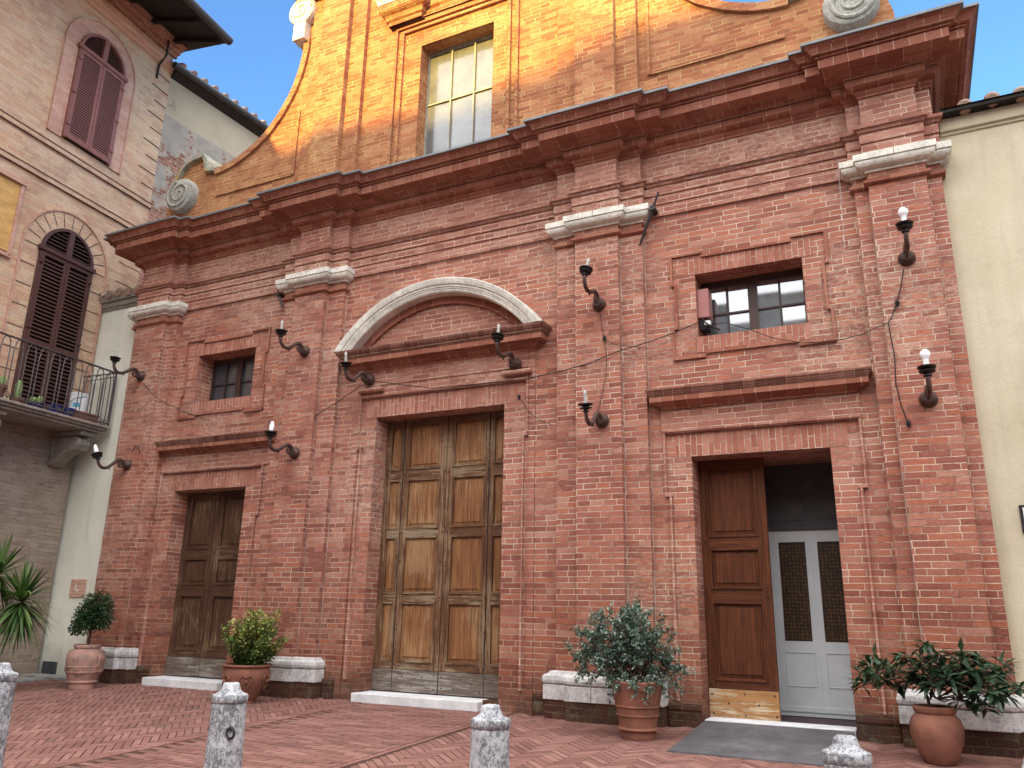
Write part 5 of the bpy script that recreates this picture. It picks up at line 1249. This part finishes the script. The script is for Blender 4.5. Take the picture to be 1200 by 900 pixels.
for bx_, by_, bz_, br_ in blobs:
    c = Vector((bx_ * 1.05, by_, bz_)); branch(st_, top, c, .008, .003, R, .05, 4)
    for k in range(int(5200 * br_ * br_ * 2.6)):
        v = rv(R); p = c + Vector((v.x, v.y, v.z * .9)) * br_ * (R.random() ** .4) * R.uniform(.85, 1.1)
        leafquad(lv, p, (v + rv(R) * .8), Vector((0, 0, 1)) + rv(R) * .5, R.uniform(.035, .060), R.uniform(.020, .030), R.random() ** 1.5, .15, .15)
st_.build('stems', M['bark'], eC); lv.build('foliage', M['leaf_small'], eC, rnd=True, fixn=False)
# D: yellow edged shrub before the second pilaster
R = random.Random(9)
def decoD(po):
    d = MB()
    for i in range(6):
        a0 = 2 * pi * i / 6 + .25
        f = lambda a, z, r: (r * cos(a), r * sin(a), z)
        d.tube([f(a0 - .28, .30, .283), f(a0 - .15, .34, .290), f(a0, .31, .292), f(a0 + .15, .34, .290), f(a0 + .28, .30, .283), f(a0 + .12, .22, .262), f(a0, .17, .245), f(a0 - .12, .22, .262), f(a0 - .28, .30, .283)], .008, 5)
        d.tube([f(a0, .29, .287), f(a0, .26, .285)], .022, 8)
    d.build('relief_garland', M['terra'], po)
profD = [(0, 0), (.13, 0), (.13, .05), (.155, .06), (.20, .13), (.25, .22), (.28, .31), (.285, .36), (.275, .395), (.27, .41), (.29, .425), (.30, .44), (.295, .455), (.262, .455), (.25, .42), (0, .42)]
eD = pot_plant('potted_shrub', -7.50, -.84, 'bushy yellow edged shrub in a wide ornamented terracotta pot beside the left step', profD, M['terra'], decoD)
q = MB(); q.lathe([(0, -.03), (.17, -.03), (.165, .0), (0, .0)], seg=24); q.build('stone_foot', M['cement'], eD)
st_ = MB(); lv = MB(); base = Vector((0, 0, .42))
spr = [(-.26, .30), (-.27, .42), (-.18, .50), (-.10, .52), (.0, .60), (-.03, .40), (.10, .42), (.22, .52), (.25, .60), (.16, .35), (.30, .22), (.38, .30), (-.20, .18), (-.12, .28), (.08, .22), (.20, .15), (-.26, .06), (.0, .12), (-.05, .25), (.12, .50), (.28, .42), (-.16, .38)]
for tx, tz in spr:
    for rep in range(2):
        tip = base + Vector((tx + R.uniform(-.03, .03), R.uniform(-.2, .2), tz)); pts = branch(st_, base + Vector((tx * .3, 0, 0)), tip, .008, .003, R, .05)
        for q0 in pts[1:]:
            hf = (q0.z - .42) / .6
            for k in range(60):
                v = rv(R); p = q0 + v * R.uniform(.01, .075); leafquad(lv, p, v + Vector((0, 0, .5)), Vector((0, 0, 1)) + rv(R) * .6, R.uniform(.030, .048), R.uniform(.020, .028), min(1, max(0, R.gauss(.22 + .5 * hf, .27))), .12, .1)
st_.build('stems', M['bark'], eD); lv.build('foliage', M['leaf_var'], eD, rnd=True, fixn=False)
# yucca at the left edge
R = random.Random(21)
yc = aty(26, 700, -1.6)
ey = empty('yucca', (yc.x - .55, -1.75, gz(-1.75)), 0, 'sword leaved yucca with a grey stem at the left picture edge', 'potted plant')
off = Vector(ey.location)
p = MB(); p.lathe([(0, 0), (.2, 0), (.26, .4), (.29, .4), (.29, .46), (.25, .46), (.24, .41), (0, .41)], seg=28); p.build('pot', M['terra'], ey, smooth=2)
tk = MB(); c0 = Vector((0, 0, .38)); head = yc + Vector((0, 0, -.12)) - off
pts = branch(tk, c0, head, .055, .04, R, .03); h2 = head + Vector((-.45, -.1, .35)); branch(tk, pts[2], h2, .04, .035, R, .03); tk.build('trunk', M['palebark'], ey)
lv = MB()
for hd_, nl_ in ((head, 190), (h2, 130)):
    for k in range(nl_):
        t = k / nl_; az = k * 2.399; el = radians(85 - 150 * t ** .9 + R.uniform(-8, 8)); L = R.uniform(.42, .62); w0_ = R.uniform(.024, .032)
        d = Vector((cos(az) * cos(el), sin(az) * cos(el), sin(el))); p0 = hd_ + Vector((0, 0, .12 * (1 - t))) + d * .02
        droop = .10 + .25 * t * R.random() + (.5 if R.random() < .12 else 0); s = d.cross(Vector((0, 0, 1))); s = s.normalized() if s.length > .01 else Vector((1, 0, 0))
        n_ = 5; vs = []
        for i in range(n_ + 1):
            u = i / n_; pc = p0 + d * L * u + Vector((0, 0, -droop * L * u * u)); ww = w0_ * (1 - u ** 2) * (.6 + .8 * min(u * 3, 1)) * .6 + .001
            vs += [pc - s * ww, pc + s * ww]
        lv.add(vs, [(2 * i, 2 * i + 1, 2 * i + 3, 2 * i + 2) for i in range(n_)], R.random() ** 1.3)
lv.build('leaves', M['leaf_yucca'], ey, rnd=True, fixn=False)

# ------------------------------------------------------------------ lift everything so that the paving at the wall is z = 0
for o in list(SC.objects):
    if o.parent is None: o.location.z += EYE
